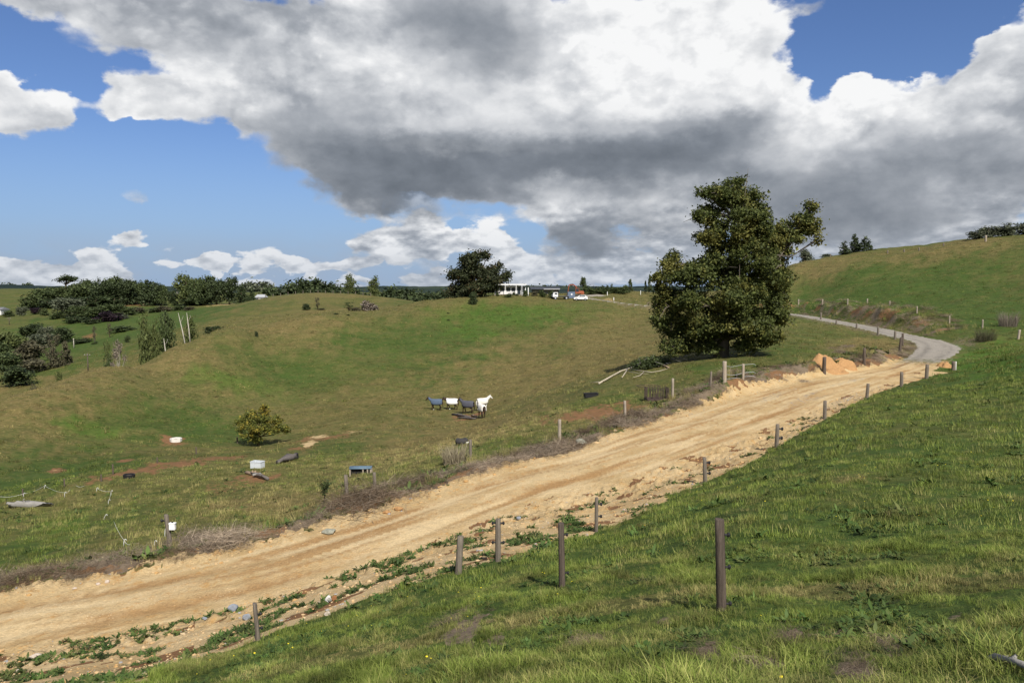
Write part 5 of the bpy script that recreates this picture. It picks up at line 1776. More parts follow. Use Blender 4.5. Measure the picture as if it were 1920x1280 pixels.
def log_mesh(pts, radii, knots, seed, sides=9):
    t = ([], [])
    tube(t, pts, radii, sides)
    R = random.Random(seed)
    for i in range(knots):
        j = R.randrange(1, len(pts) - 1)
        p = Vector(pts[j])
        d = Vector((R.gauss(0, .6), R.gauss(0, .6), R.uniform(.2, 1))).normalized()
        tube(t, [p, p + d * radii[j] * 1.6, p + d * radii[j] * R.uniform(1.7, 2.2)], [radii[j] * .5, radii[j] * .35, radii[j] * .12], 5)
    me = tube_mesh('log', t)
    R = random.Random(seed + 1)
    for v in me.vertices:
        v.co += Vector((R.gauss(0, 1), R.gauss(0, 1), R.gauss(0, 1))) * max(radii) * .2
    return me


LOGG = simple('silver_log', (.25, .24, .22), .4, 4.0, .9, (.3, 1, 1), .6, .1)
LOGB = simple('dark_log', (.13, .115, .105), .45, 5.0, .9, (.3, 1, 1), .6, .1)
LOGT = simple('tan_log', (.32, .235, .16), .4, 5.0, .9, (.3, 1, 1), .6, .1)
DEADW = simple('bleached_branch', (.40, .35, .265), .25, 4.0, .85, None, .4, .1)

a, b = at(20, 952), at(96, 949)
d = b - a
o = link('weathered_log', log_mesh([Vector((-.1, 0, .16)), d * .15 + Vector((0, 0, .2)), d * .35 + Vector((0, .1, .17)), d * .6 + Vector((0, 0, .14)), d * .85 + Vector((0, -.05, .14)), d + Vector((0, 0, .16))], [.12, .27, .19, .23, .13, .05], 2, 3), mat=LOGG)
o.location = a
tag(o, 'silver grey weathered log lying in the grass at lower left', 'log')
a, b = at(519, 869), at(556, 861)
d = b - a
o = link('dark_log', log_mesh([Vector((0, 0, .10)), d * .25 + Vector((0, 0, .18)), d * .6 + Vector((0, 0, .24)), d * .85 + Vector((0, 0, .26)), d + Vector((0, 0, .25))], [.08, .20, .30, .24, .26], 0, 5), mat=LOGB)
o.location = a
tag(o, 'thick dark log lying right of the pale water trough', 'log')
for i, (p0, p1, r, mt, lb) in enumerate([((462, 888), (498, 899), .13, LOGT, 'tan log with a broken end on the brown earth patch'), ((470, 890), (503, 901), .09, LOGB, 'dark pole alongside the tan log on the earth patch'), ((474, 896), (492, 893), .07, LOGG, 'short grey log crossing the tan log')]):
    a, b = at(*p0), at(*p1)
    d = b - a
    o = link('log', log_mesh([Vector((0, 0, .12 + i * .05)), d * .4 + Vector((0, 0, .15 + i * .06)), d * .75 + Vector((0, 0, .15 + i * .03)), d + Vector((0, 0, .12))], [r, r * 1.15, r, r * .8], 3, 11 + i), mat=mt)
    o.location = a
    tag(o, lb, 'log', 'logs dumped on the brown earth patch')
for i, (p0, p1, r, mt, lb) in enumerate([((848, 778), (882, 783), .14, LOGB, 'dark longer log on the ground before the horses'), ((858, 784), (893, 786), .10, LOGB, 'lower dark log on the ground before the horses'), ((884, 780), (896, 784), .11, LOGT, 'short pale log beside the dark logs before the horses')]):
    a, b = at(*p0), at(*p1)
    d = b - a
    o = link('log', log_mesh([Vector((0, 0, .10)), d * .4 + Vector((0, .1, .14)), d * .75 + Vector((0, 0, .12)), d + Vector((0, 0, .10))], [r, r * 1.2, r, r * .7], 3, 21 + i), mat=mt)
    o.location = a
    tag(o, lb, 'log', 'logs on the ground before the horses')


# tubs: black rubber tub, white octagonal trough, black trough
def ring_tub(name, label, g, rx, ry, h, mat, sides, cat, wall=.06, seed=0, fill=None, rot=0.0):
    o = thing(name, label, cat, g, rot)
    v, f = [], []
    prof = [(1.0, -.08), (1.04, h), (1.0, h + .02), (1 - wall / rx, h), (1 - wall / rx - .02, .08)]
    for q, z in prof:
        for i in range(sides):
            a = 2 * math.pi * (i + .5) / sides
            v.append((rx * q * math.cos(a), ry * q * math.sin(a), z))
    for j in range(len(prof) - 1):
        for i in range(sides):
            i2 = (i + 1) % sides
            f.append((j * sides + i, j * sides + i2, (j + 1) * sides + i2, (j + 1) * sides + i))
    me = bpy.data.meshes.new('tub')
    me.from_pydata(v, [], f + [tuple(range(4 * sides, 5 * sides))])
    link('tub', me, o, mat)
    if fill:
        bm = bmesh.new()
        bmesh.ops.create_circle(bm, cap_ends=True, segments=sides, radius=1, matrix=Matrix.Translation((0, 0, h * .6)) @ Matrix.Diagonal((rx * .88, ry * .88, 1, 1)))
        me = bpy.data.meshes.new('contents')
        bm.to_mesh(me)
        bm.free()
        link('contents', me, o, fill)
    return o


TUBSOIL = simple('tub_soil', (.08, .06, .045), .3, 8, .9)
g = at(242, 895)
ring_tub('rubber_tub', 'black rubber tub on bare soil by the hollow fence', g, 10.5 * g.y / 1387, .34, .24, P_black, 14, 'tub', fill=TUBSOIL)
g = at(330, 827)
ring_tub('stone_trough', 'white angular ring trough on a patch of bare pinkish earth', g, 10.5 * g.y / 1387, .62, .34, simple('white_concrete', (.66, .64, .58), .15, 6, .8), 8, 'trough', .09, fill=TUBSOIL)
g = at(1108, 744)
o = thing('feed_trough', 'black plastic feed trough on the grass left of the steel crate', 'trough', g, .25)
w = 26 * g.y / 1387
boxes('tub', o, P_black, [(0, -.25, .17, w, .05, .36), (0, .25, .17, w, .05, .36), (-w / 2 + .025, 0, .17, .05, .45, .36), (w / 2 - .025, 0, .17, .05, .45, .36), (0, 0, .06, w - .1, .45, .05)])
boxes('rim', o, P_black, [(0, -.27, .36, w + .06, .08, .035), (0, .27, .36, w + .06, .08, .035), (-w / 2 + .01, 0, .361, .08, .46, .035), (w / 2 - .01, 0, .361, .08, .46, .035)])
boxes('foot', o, P_black, [(-w * .3, 0, -.02, .08, .5, .08), (w * .3, 0, -.02, .08, .5, .08)])

# tyre feeder with pale inside
g = at(866, 833)
TYRE = simple('old_tyre_rubber', (.045, .042, .04), .3, 8.0, .8)
o = thing('tyre_feeder', 'dark rounded tyre feeder tipped on its side with pale rim', 'feeder', g + Vector((0, 0, .05)), .2)
bm = bmesh.new()
R0 = 12.5 * g.y / 1387
for q in range(2):
    pass
v, f = [], []
for i in range(20):
    a = 2 * math.pi * i / 20
    for j in range(8):
        b = 2 * math.pi * j / 8
        rr = R0 * .74 + R0 * .28 * math.cos(b)
        v.append((rr * math.cos(a), rr * math.sin(a) * .8, .20 + .20 * math.sin(b) * (1 + .2 * math.sin(3 * a))))
for i in range(20):
    for j in range(8):
        f.append((i * 8 + j, ((i + 1) % 20) * 8 + j, ((i + 1) % 20) * 8 + (j + 1) % 8, i * 8 + (j + 1) % 8))
link('tyre', np_mesh('tyre', v, f, True), o, TYRE)
boxes('pale_flap', o, P_white, [(R0 * .82, -R0 * .5, .10, .32, .10, .16, .5)], .03)
boxes('contents', o, simple('old_hay', (.10, .075, .05), .4, 8, .95), [(0, 0, .22, R0 * 1.1, R0 * .85, .16)], .06)
bm.free()

# steel crate (rail sided hay rack)
g = at(1231, 750)
k = g.y / 1387
RUST = simple('rusty_steel', (.060, .042, .036), .4, 8.0, .7)
o = thing('hay_rack', 'rusty steel crate with upright bars standing on bare soil', 'hay rack', g, .10)
w, hh, dd = 40 * k, 24 * k, 1.0
boxes('base', o, RUST, [(0, -dd / 2, .10, w, .08, .18), (0, dd / 2, .10, w, .08, .18), (-w / 2, 0, .10, .08, dd, .179), (w / 2, 0, .10, .08, dd, .179), (0, 0, .05, w - .1, dd - .1, .05)])
boxes('rail', o, RUST, [(0, -dd / 2, hh * .62, w, .03, .035), (0, dd / 2, hh * .62, w, .03, .035), (-w / 2, 0, hh * .62, .03, dd, .034), (w / 2, 0, hh * .62, .03, dd, .034)])
bar = None
for i in range(9):
    for yy in (-dd / 2, dd / 2):
        if bar is None:
            bar = boxes('bar', o, RUST, [(0, 0, 0, .05, .05, 1)]).data
            q = o.children[-1]
        else:
            q = link('bar', bar, o)
        q.location = (-w / 2 + w * i / 8, yy, hh / 2 + .06)
        q.scale = (1, 1, hh * (1 if i % 2 == 0 else .9))
for yy in (-dd / 4, 0, dd / 4):
    for xx in (-w / 2, w / 2):
        q = link('bar', bar, o)
        q.location = (xx, yy, hh / 2 + .05)
        q.scale = (1, 1, hh * .95)

# bleached branches below the big tree
a = at(1122, 721)


def branch(name, label, pts, radii, cat, twigs=(), mat=DEADW, lift=.18):
    P3 = [at(*p) + Vector((0, 0, lift + (0 if i else -.05))) for i, p in enumerate(pts)]
    o0 = P3[0].copy()
    root = thing(name, label, cat, o0)
    t = ([], [])
    tube(t, [p - o0 for p in P3], [q * .72 for q in radii], 7)
    link('limb', tube_mesh('limb', t), root, mat)
    for tw, rr in twigs:
        t = ([], [])
        Q = [at(*p) + Vector((0, 0, lift)) - o0 for p in tw]
        tube(t, Q, [rr * (1 - .75 * i / (len(Q) - 1)) for i in range(len(Q))], 6)
        link('side_branch', tube_mesh('side_branch', t), root, mat)
    return root


branch('fallen_branch', 'long bleached forked branch lying on the grass below the big tree', [(1123, 721), (1145, 709), (1165, 698), (1180, 693), (1196, 687)], [.15, .14, .12, .09, .03], 'branch', [([(1160, 701), (1163, 696)], .05), ([(1177, 694), (1170, 705), (1166, 711)], .11), ([(1123, 719), (1107, 720)], .05)])
branch('fallen_branch', 'thin bleached branch right of the long forked one', [(1180, 694), (1200, 698), (1222, 701), (1238, 698), (1252, 694)], [.06, .07, .08, .05, .02], 'branch', [([(1208, 699), (1200, 707), (1186, 711)], .06), ([(1178, 699), (1196, 703), (1216, 704)], .05)])
branch('dead_log', 'pale broken log end by the brush heap under the big tree', [(1238, 686), (1248, 689), (1254, 692)], [.13, .12, .11], 'log', mat=LOGT)
branch('dead_limb', 'grey dead limb reaching from the brush heap to the big tree', [(1234, 684), (1256, 680), (1276, 677), (1290, 672)], [.10, .10, .08, .05], 'branch', [([(1262, 680), (1278, 685)], .04), ([(1270, 677), (1288, 681)], .04)], LOGG, .4)
# brush heap
g = at(1222, 690)
o = thing('brush_heap', 'heap of leafy cut branches in the big tree shadow', 'brush heap', g)
cl = [(-1.0, 0, .5, 1.0, .9, .55), (.2, .2, .7, 1.2, 1.0, .7), (1.3, .6, .6, .9, .8, .5), (-1.8, .5, .3, .6, .6, .35)]
link('cut_foliage', np_mesh('cut_foliage', *leaves(cl, 3600, .16, .2, 44, per=14)), o, F_mid)
t = ([], [])
R = random.Random(9)
for i in range(22):
    p = Vector((R.uniform(-1.8, 1.6), R.uniform(-.6, .9), R.uniform(.1, .6)))
    d = Vector((R.gauss(0, 1), R.gauss(0, .6), R.uniform(0, .6))).normalized() * R.uniform(.5, 1.5)
    tube(t, [p, p + d * .5, p + d], [.035, .025, .01], 5)
link('stick', tube_mesh('stick', t), o, LOGG)

# ------------------------------------------------------------------ soil heaps, rocks
HEAP = material('orange_clay_heap')
p = pos()
n1, n2 = noise(p, 1.6, 5, .6), noise(p, 9, 5, .65)
HEAP = finish(HEAP, scale_col(mix(n1, (.33, .185, .08), (.42, .25, .115)), .45 + n2 * 1.0), .95, n2, .6, .06, .1)


def heap(label, lobes, name='soil_heap'):
    c = at(*lobes[0][0])
    v, f = [], []
    nA, nR = 36, 12
    k = c.y / 1387
    o0 = c.copy()
    L = []
    for (px, py), wpx, hpx in lobes:
        q = at(px, py)
        L.append((q.x, q.y, wpx * k / 2, hpx * k))
    cx = sum(l[0] for l in L) / len(L)
    cy = sum(l[1] for l in L) / len(L)
    ext = max(abs(l[0] - cx) + l[2] for l in L) * 1.15
    N = 44
    xs = np.linspace(cx - ext, cx + ext, N)
    ys = np.linspace(cy - ext * .8, cy + ext * .8, N)
    X, Y = np.meshgrid(xs, ys)
    X, Y = X.ravel(), Y.ravel()
    H = ground_full(X, Y)[0]
    z = np.full(len(X), -.12)
    for (lx, ly, r, h) in L:
        d = np.hypot(X - lx, (Y - ly) / .8) / r
        z = np.maximum(z, h * np.maximum(1 - d * d, -.2) * .68 - .03)
    z = np.where(z > -.05, np.minimum(z, max(l[3] for l in L)) + fbm(X / 1.1, Y / 1.1, 5, 141) * .34 * (z > 0), -.12)
    V3 = np.stack([X - o0.x, Y - o0.y, H + z - o0.z], 1)
    j, i = np.meshgrid(np.arange(N - 1), np.arange(N - 1))
    q = np.stack([i * N + j, i * N + j + 1, (i + 1) * N + j + 1, (i + 1) * N + j], -1).reshape(-1, 4)
    q = q[(z[q] > -.1).any(1)]
    used, inv = np.unique(q, return_inverse=True)
    o = link(name, np_mesh(name, V3[used], inv.reshape(-1, 4), True), mat=HEAP)
    o.location = o0
    tag(o, label, 'soil heap')


heap('large twin peaked heap of orange clay beside the track', [((1556, 689), 70, 17), ((1586, 685), 44, 16)])
heap('small orange clay heap at the outside of the bend', [((1774, 688), 34, 10)])


def rock(name, label, px, py, w, h, mat, seed, cat='rock', flat=.7, sink=.25):
    g = at(px, py)
    k = g.y / 1387
    R = random.Random(seed)
    bm = bmesh.new()
    bmesh.ops.create_icosphere(bm, subdivisions=3, radius=1)
    cuts = [(Vector((R.gauss(0, 1), R.gauss(0, 1), R.gauss(0, .8))).normalized(), R.uniform(.62, .9)) for _ in range(10)]
    for v in bm.verts:
        for n, d in cuts:
            e = v.co.dot(n) - d
            if e > 0:
                v.co -= n * e
        v.co *= 1 + R.gauss(0, .012)
    for v in bm.verts:
        v.co = Vector((v.co.x * w * k / 2 * 1.15, v.co.y * w * k / 2 * flat, v.co.z * h * k / 2 * 1.2 + h * k / 2 * (1 - sink)))
    me = bpy.data.meshes.new(name)
    bm.to_mesh(me)
    bm.free()
    o = link(name, me, mat=mat)
    o.location = g
    o.rotation_euler = (0, 0, R.uniform(-.4, .4))
    tag(o, label, cat)


RB = simple('blue_grey_rock', (.22, .24, .27), .4, 7.0, .9, None, .6, .15)
RP = simple('pale_rock', (.46, .39, .32), .35, 7.0, .9, None, .6, .15)
RG = simple('greenish_grey_rock', (.25, .25, .20), .4, 7.0, .9, None, .6, .15)
RO = simple('rusty_rock', (.25, .115, .05), .4, 7.0, .9, None, .6, .15)
rock('rock', 'round blue grey boulder on the road bank left of a fence post', 437, 1147, 19, 17, RB, 2)
rock('rock', 'angular blue grey stone just beside the lower left fence post', 463, 1161, 15, 13, RB, 3)
rock('rock', 'largest pale stone among weeds at the lower left', 67, 1234, 22, 12, RP, 4)
rock('rock', 'pale stone below the largest one at the lower left', 38, 1261, 15, 10, RP, 5)
rock('rock', 'white grey stone among bank weeds beside a rusty one', 616, 1128, 12, 14, simple('white_rock', (.55, .53, .50), .25, 7, .9), 6)
rock('rock', 'rusty brown stone touching the white grey one', 627, 1126, 10, 12, RO, 7)
rock('rock', 'small grey white stone left of the blue boulder', 384, 1161, 10, 6, RB, 8)
rock('rock', 'orange stone at the turf edge below the bank weeds', 614, 1153, 14, 9, RP, 9)
rock('rock', 'small blue stone in the bank rubble at centre', 973, 974, 10, 6, RB, 10)
rock('flat_rock', 'flat greenish grey slab beside the road', 617, 999, 27, 10, RG, 11, 'rock', .9)
rock('rock', 'grey boulder on the dead verge growth above the road', 1088, 834, 22, 13, RG, 12)
rock('rock', 'pale flat stone at the foot of the grey verge boulder', 1073, 838, 12, 6, RP, 13)
for i, (px, py, w, h) in enumerate([(725, 962, 14, 8), (748, 956, 16, 9), (201, 1092, 10, 6), (184, 1096, 9, 5), (140, 1104, 8, 4)]):
    rock('clay_lump', ['left orange clay lump at the road far edge near the dark weeds', 'right orange clay lump at the road far edge near the dark weeds', 'right pale clod at the far road edge lower left', 'middle pale clod at the far road edge lower left', 'left pale clod at the far road edge lower left'][i], px, py, w, h, HEAP if i < 2 else RP, 30 + i, 'clod')

# weathered plank at the lower right, sapling at the verge, dock plants and a thistle
a, b = at(1848, 1248), at(1925, 1262)
d = b - a
o = link('weathered_stick', log_mesh([Vector((0, 0, .06)), d * .3 + Vector((0, 0, .09)), d * .65 + Vector((0, 0, .08)), d * 1.2 + Vector((0, 0, .05))], [.012, .035, .03, .025], 2, 51, 7), mat=LOGG)
o.location = a
tag(o, 'pale weathered stick half hidden in grass at the lower right', 'stick')
g = at(608, 945)
o = thing('sapling', 'slender leafy sapling standing on the verge left of a post', 'tree', g)
k = g.y / 1387
t = ([], [])
cl = []
R = random.Random(3)
tube(t, [(0, 0, -.1), (.02, 0, .5), (.05, 0, .9)], [.03, .022, .012], 6)
for i in range(11):
    a_ = R.uniform(-.45, .45)
    b_ = R.uniform(-.4, .4)
    L = R.uniform(.5, 1.45)
    e = Vector((a_ * L * .55, b_ * L * .5, .35 + L * .75))
    tube(t, [(0.02, 0, .25 + R.random() * .3), e * .6 + Vector((0, 0, .12)), e], [.015, .010, .003], 5)
    cl.append((e.x, e.y, e.z - .1, .10, .10, .22))
    cl.append((e.x * .7, e.y * .7, e.z * .72, .10, .10, .2))
link('trunk', tube_mesh('trunk', t), o, B_brown)
link('crown', np_mesh('crown', *leaves(cl, 700, .06, .06, 4, per=8)), o, F_mid)

# pale dry grass clump on the verge by the tyre feeder
for i, (px, py, w, h, lb) in enumerate([(852, 868, 52, 36, 'large pale dry grass clump on the verge left of a post'), (415, 1010, 34, 22, 'yellow dry grass clump at the verge above the bright green grass'), (1848, 640, 40, 26, 'tawny dry grass clump above the cutting at right'), (1890, 612, 34, 30, 'pale dry stalks at the right edge above the cutting')]):
    g = at(px, py)
    k = g.y / 1387
    v, f = [], []
    R = random.Random(60 + i)
    for b in range(520):
        a_ = R.uniform(0, 6.28)
        r_ = math.sqrt(R.random()) * w * k * .42
        p0 = Vector((r_ * math.cos(a_), r_ * math.sin(a_), -.03))
        hh = h * k * R.uniform(.45, 1.05)
        ln = Vector((R.gauss(0, .22) + .25 * math.cos(a_), R.gauss(0, .22) + .25 * math.sin(a_), 0)) * hh
        s = Vector((R.gauss(0, 1), R.gauss(0, 1), 0)).normalized() * .012
        n0 = len(v)
        for q, ww in ((0, 1), (.6, .8), (1, .2)):
            c = p0 + ln * q * q + Vector((0, 0, hh * q))
            v += [tuple(c + s * ww), tuple(c - s * ww)]
        f += [(n0, n0 + 1, n0 + 3, n0 + 2), (n0 + 2, n0 + 3, n0 + 5, n0 + 4)]
    o = link('grass_clump', np_mesh('grass_clump', v, f), mat=(F_dead, F_yellow, F_brown, F_dead)[i] if i else foliage_material('straw_clump', (.26, .22, .14), (.36, .31, .21), None, .2))
    o.location = g
    tag(o, lb, 'grass clump')

# yellow flowers in the paddock
YEL = simple('yellow_petals', (.72, .58, .03), .1, 5, .6)
bm = bmesh.new()
bmesh.ops.create_cone(bm, cap_ends=True, segments=9, radius1=.004, radius2=.017, depth=.012)
me = bpy.data.meshes.new('flower')
bm.to_mesh(me)
bm.free()
me.materials.append(YEL)
PROTO['flowers'] = proto_collection('flowers', [me])
S = sample_ring(6, 45, .9)
kf = S['pad'] & (S['dirt'] < .2) & (fbm(S['x'] / 4, S['y'] / 4, 2, 151) > .05)
S['h'] = S['h'] + .09
emit('yellow_flowers', S, kf, 'flowers', 1, .7)

# ------------------------------------------------------------------ horses in rugs
def horse_body(neck=(.24, .30), head=(.20, -.22), step=0.0, graze=False):
    """one continuous body grown from a jointed skeleton; faces +X, withers about 1.55 m"""
    v, e, r = [], [], []

    def add(p, rad_, parent=None):
        v.append(p)
        r.append(rad_ if isinstance(rad_, tuple) else (rad_, rad_))
        if parent is not None:
            e.append((parent, len(v) - 1))
        return len(v) - 1
    pel = add((-.52, 0, 1.24), (.26, .30))
    bar = add((-.08, 0, 1.17), (.30, .33), pel)
    che = add((.38, 0, 1.20), (.25, .32), bar)
    nb = add((.60, 0, 1.38), (.16, .25), che)
    nm = add((.60 + neck[0], 0, 1.38 + neck[1] * .8), (.11, .18), nb)
    po = add((.60 + neck[0] * 1.8, 0, 1.38 + neck[1] * 1.7), (.09, .13), nm)
    hm = add((v[po][0] + head[0], 0, v[po][2] + head[1]), (.085, .115), po)
    add((v[hm][0] + head[0] * .9, 0, v[hm][2] + head[1] * .9), (.06, .065), hm)
    for s in (-1, 1):
        ear = add((v[po][0] - .01, s * .05, v[po][2] + .12), .035, po)
        add((v[po][0] + .02, s * .07, v[po][2] + .22), .012, ear)
    add((-.80, 0, 1.30), (.16, .16), pel)
    for s in (-1, 1):
        o_ = step * s
        sh = add((.42, s * .13, 1.0), (.12, .15), che)
        kn = add((.42 + o_ * .5, s * .15, .50), .075, sh)
        fe = add((.40 + o_, s * .15, .13), .055, kn)
        add((.45 + o_, s * .15, .03), .058, fe)
        o_ = -step * s
        hi = add((-.55, s * .14, 1.02), (.15, .19), pel)
        st = add((-.46 + o_ * .3, s * .16, .82), (.11, .14), hi)
        ho = add((-.70 + o_ * .8, s * .16, .50), .078, st)
        fe = add((-.64 + o_, s * .15, .13), .056, ho)
        add((-.58 + o_, s * .15, .03), .060, fe)
    me = bpy.data.meshes.new('skeleton')
    me.from_pydata(v, e, [])
    ob = bpy.data.objects.new('skeleton', me)
    C.objects.link(ob)
    sk = ob.modifiers.new('skin', 'SKIN')
    sk.use_smooth_shade = True
    for i, q in enumerate(r):
        me.skin_vertices[0].data[i].radius = q
    me.skin_vertices[0].data[0].use_root = True
    ob.modifiers.new('sub', 'SUBSURF').levels = 1
    dg = bpy.context.evaluated_depsgraph_get()
    dg.update()
    out = bpy.data.meshes.new_from_object(ob.evaluated_get(dg))
    bpy.data.objects.remove(ob)
    out.name = 'body'
    return out, Vector(v[nm]), Vector(v[po])


def rug_mesh(stations, hem):
    """stations: (x, centre z, half width, half height); cloth over the back, open below"""
    v, f = [], []
    n = 11
    for i, (x, z, w, h, hm) in enumerate(stations):
        for j in range(n):
            a = math.pi * (1.28 * j / (n - 1) - .14)
            yy, zz = w * math.cos(a), z + h * math.sin(a)
            if j in (0, n - 1):
                zz = hm
                yy *= 1.04
            elif j in (1, n - 2):
                zz = (zz + hm) / 2
            v.append((x, yy + .01 * math.sin(i * 2.1 + j), zz))
    for i in range(len(stations) - 1):
        for j in range(n - 1):
            f.append((i * n + j, i * n + j + 1, (i + 1) * n + j + 1, (i + 1) * n + j))
    me = bpy.data.meshes.new('rug')
    me.from_pydata(v, [], f)
    me.polygons.foreach_set('use_smooth', np.ones(len(f), bool))
    return me


BAY = simple('bay_coat', (.040, .024, .016), .2, 4, .6)
GREYC = simple('white_coat', (.62, .60, .55), .12, 4, .7)
R_blue = simple('blue_rug', (.075, .105, .155), .3, 4, .85)
R_white = simple('white_rug', (.72, .71, .70), .10, 4, .85)
R_navy = simple('slate_rug', (.070, .072, .088), .25, 4, .85)
R_cream = simple('cream_rug', (.66, .63, .57), .12, 4, .85)
SOCK = simple('white_sock', (.70, .68, .62), .1, 4, .8)


def horse(label, px, base, face, coat, rug, neckcover, neck, head, step, scale=1.0, socks=False, bl=None):
    g = at(px, base)
    root = thing('horse', label, 'horse', g, face)
    root.scale = (scale,) * 3
    body, nm, po = horse_body(neck, head, step)
    link('body', body, root, coat)
    if rug is not None:
        o = link('rug', rug_mesh([(-.93, 1.20, .20, .26, .92), (-.84, 1.25, .30, .34, .82), (-.5, 1.26, .34, .36, .78), (-.1, 1.23, .35, .37, .76), (.3, 1.25, .33, .36, .78), (.55, 1.28, .28, .36, .88), (.66, 1.34, .22, .32, .98)], 0), root, rug)
        o.modifiers.new('thickness', 'SOLIDIFY').thickness = .015
        if neckcover:
            c0 = Vector((.58, 0, 1.38))
            d = po - c0
            st = []
            for q in (0, .3, .6, .85):
                c = c0 + d * q
                st.append((c.x, c.z, .22 - .09 * q, .27 - .11 * q, c.z - .24 + .06 * q))
            o = link('neck_cover', rug_mesh(st, 0), root, rug)
            o.modifiers.new('thickness', 'SOLIDIFY').thickness = .012
    t = ([], [])
    tube(t, [(-.90, 0, 1.28), (-1.0, 0, 1.15), (-1.02, 0, .85), (-.98, 0, .50)], [.05, .07, .075, .02], 7)
    link('tail', tube_mesh('tail', t), root, coat)
    t = ([], [])
    c0 = Vector((.50, 0, 1.58))
    tube(t, [c0, c0.lerp(po, .55) + Vector((-.07, 0, .07)), po + Vector((-.05, 0, .10)), po + Vector((.06, 0, .10))], [.03, .045, .04, .015], 6)
    link('mane', tube_mesh('mane', t), root, coat)
    if bl:
        boxes('blaze', root, SOCK, [(po.x + head[0] * 1.0 + .06, 0, po.z + head[1] * 1.0 + .05, .05, .06, .30, 0, 0)], .01)
    if socks:
        t = ([], [])
        tube(t, [(.42 - step, -.15, .02), (.41 - step, -.15, .16)], [.066, .056], 8)
        link('sock', tube_mesh('sock', t), root, SOCK)
    return root


horse('dark horse in a blue rug facing left, leftmost of the group', 817, 769, rad(176), BAY, R_blue, True, (.26, .22), (.18, -.20), .10, 1.0, True)
horse('dark horse in a white rug facing left, second from the left', 846, 768, rad(178), BAY, R_white, False, (.27, .16), (.15, -.24), .20, 1.0, True)
horse('dark horse in a slate grey rug with a white blaze, third from left', 876, 775, rad(157), BAY, R_navy, True, (.26, .24), (.17, -.22), .12, 1.08, False, True)
horse('horse in a cream rug seen from behind, lowest of the group', 903, 783, rad(112), BAY, R_cream, True, (.34, -.02), (.10, -.26), .06, 1.05)
horse('white horse with raised head facing right behind the cream rugged one', 906, 768, rad(28), GREYC, R_cream, False, (.25, .23), (.19, -.18), .10, 1.0)

# ------------------------------------------------------------------ the yard on the ridge: house, shed, truck, car, excavator
WALL = simple('white_weatherboard', (.68, .67, .65), .10, 3, .7)
ROOFD = simple('dark_roof_iron', (.05, .055, .06), .2, 3, .5)
ROOFW = simple('white_fascia', (.80, .80, .79), .06, 3, .6)
GLASS = simple('window_glass', (.035, .045, .055), .1, 3, .08, None, 0, .5)
ORANGE = simple('orange_machine_paint', (.30, .092, .045), .3, 3, .5)
TRUCKW = simple('white_vehicle_paint', (.78, .78, .77), .06, 3, .3, None, 0, .5)
TYREM = simple('tyre_black', (.02, .02, .02), .2, 6, .85)
STEEL = simple('track_steel', (.07, .065, .06), .3, 6, .6)
SLATE = simple('blue_steel_container', (.13, .17, .24), .2, 3, .6)

Y = 222.0
k = Y / 1387


def yard(px, Y_, row=None):
    g = on(px, Y_)
    return g


g = yard(955, Y)
zt = ridge_z(955, 533.5, Y) - g.z
o = thing('white_house', 'low white house with a verandah and dark windows on the ridge', 'house', g, 0)
H = max(zt, 2.6)
x0, x1 = -27 * k, 20 * k
W = x1 - x0
cx = (x0 + x1) / 2
boxes('wall', o, WALL, [(cx, 2.6, H / 2 - .15, W, 4.6, H + .1 - .4)])
wl = None
for a, b in ((937, 946), (949, 957.5), (958.5, 966.5)):
    wx, ww = ((a + b) / 2 - 955) * k, (b - a) * k
    f = boxes('window', o, ROOFW, [(wx, .28, H * .75, ww, .08, .09), (wx, .28, H * .33, ww, .08, .09), (wx - ww / 2 + .045, .281, H * .54, .09, .08, H * .42 - .09), (wx + ww / 2 - .045, .281, H * .54, .09, .08, H * .42 - .09)])
    boxes('pane', f, GLASS, [(wx, .283, H * .54, ww - .18, .05, H * .42 - .09)])
f = boxes('door', o, GLASS, [(((970 + 976) / 2 - 955) * k, .27, H * .42, 6 * k, .07, H * .78)])
boxes('door_frame', f, ROOFW, [((969.6 - 955) * k, .262, H * .42, .10, .09, H * .80), ((976.4 - 955) * k, .262, H * .42, .10, .09, H * .80)])
boxes('roof', o, ROOFW, [((928 + 986) / 2 * k - 955 * k, 1.9, H + .02, 60 * k, 6.4, .30)])
for px in (928.5, 947.5, 967.8, 978.5):
    boxes('verandah_post', o, ROOFW, [((px - 955) * k, -1.15, H / 2 - .2, .12, .12, H + .14)])
boxes('deck', o, W_post, [(cx, -.45, .05, W + .4, 1.7, .35)])
# gabled wing at the right
gx0, gx1 = (977 - 955) * k, (997 - 955) * k
v = [(gx0, -.2, H + .12), ((984 - 955) * k, -.2, H + .34), (gx1, -.2, H * .52), (gx0, 6.0, H + .12), ((984 - 955) * k, 6.0, H + .34), (gx1, 6.0, H * .52)]
v2 = [(x_, y_, z_ - .16) for x_, y_, z_ in v]
link('wing_roof', np_mesh('wing_roof', v + v2, [(0, 1, 4, 3), (1, 2, 5, 4), (6, 9, 10, 7), (7, 10, 11, 8), (0, 6, 7, 1), (1, 7, 8, 2), (3, 4, 10, 9), (4, 5, 11, 10), (0, 3, 9, 6), (2, 8, 11, 5)]), o, ROOFD)
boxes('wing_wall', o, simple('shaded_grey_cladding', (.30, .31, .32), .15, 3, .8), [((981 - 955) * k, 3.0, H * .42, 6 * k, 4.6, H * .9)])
for px in (985, 990.5):
    boxes('verandah_post', o, ROOFW, [((px - 955) * k, -.05, H * .33, .22, .2, H * .8 - .1 * (px > 988))])
g = yard(1022, 236)
o = thing('long_shed', 'long low dark roofed shed right of the white house', 'shed', g, 0)
kk = 236 / 1387
zt = max(ridge_z(1022, 539.5, 236) - g.z, 1.8)
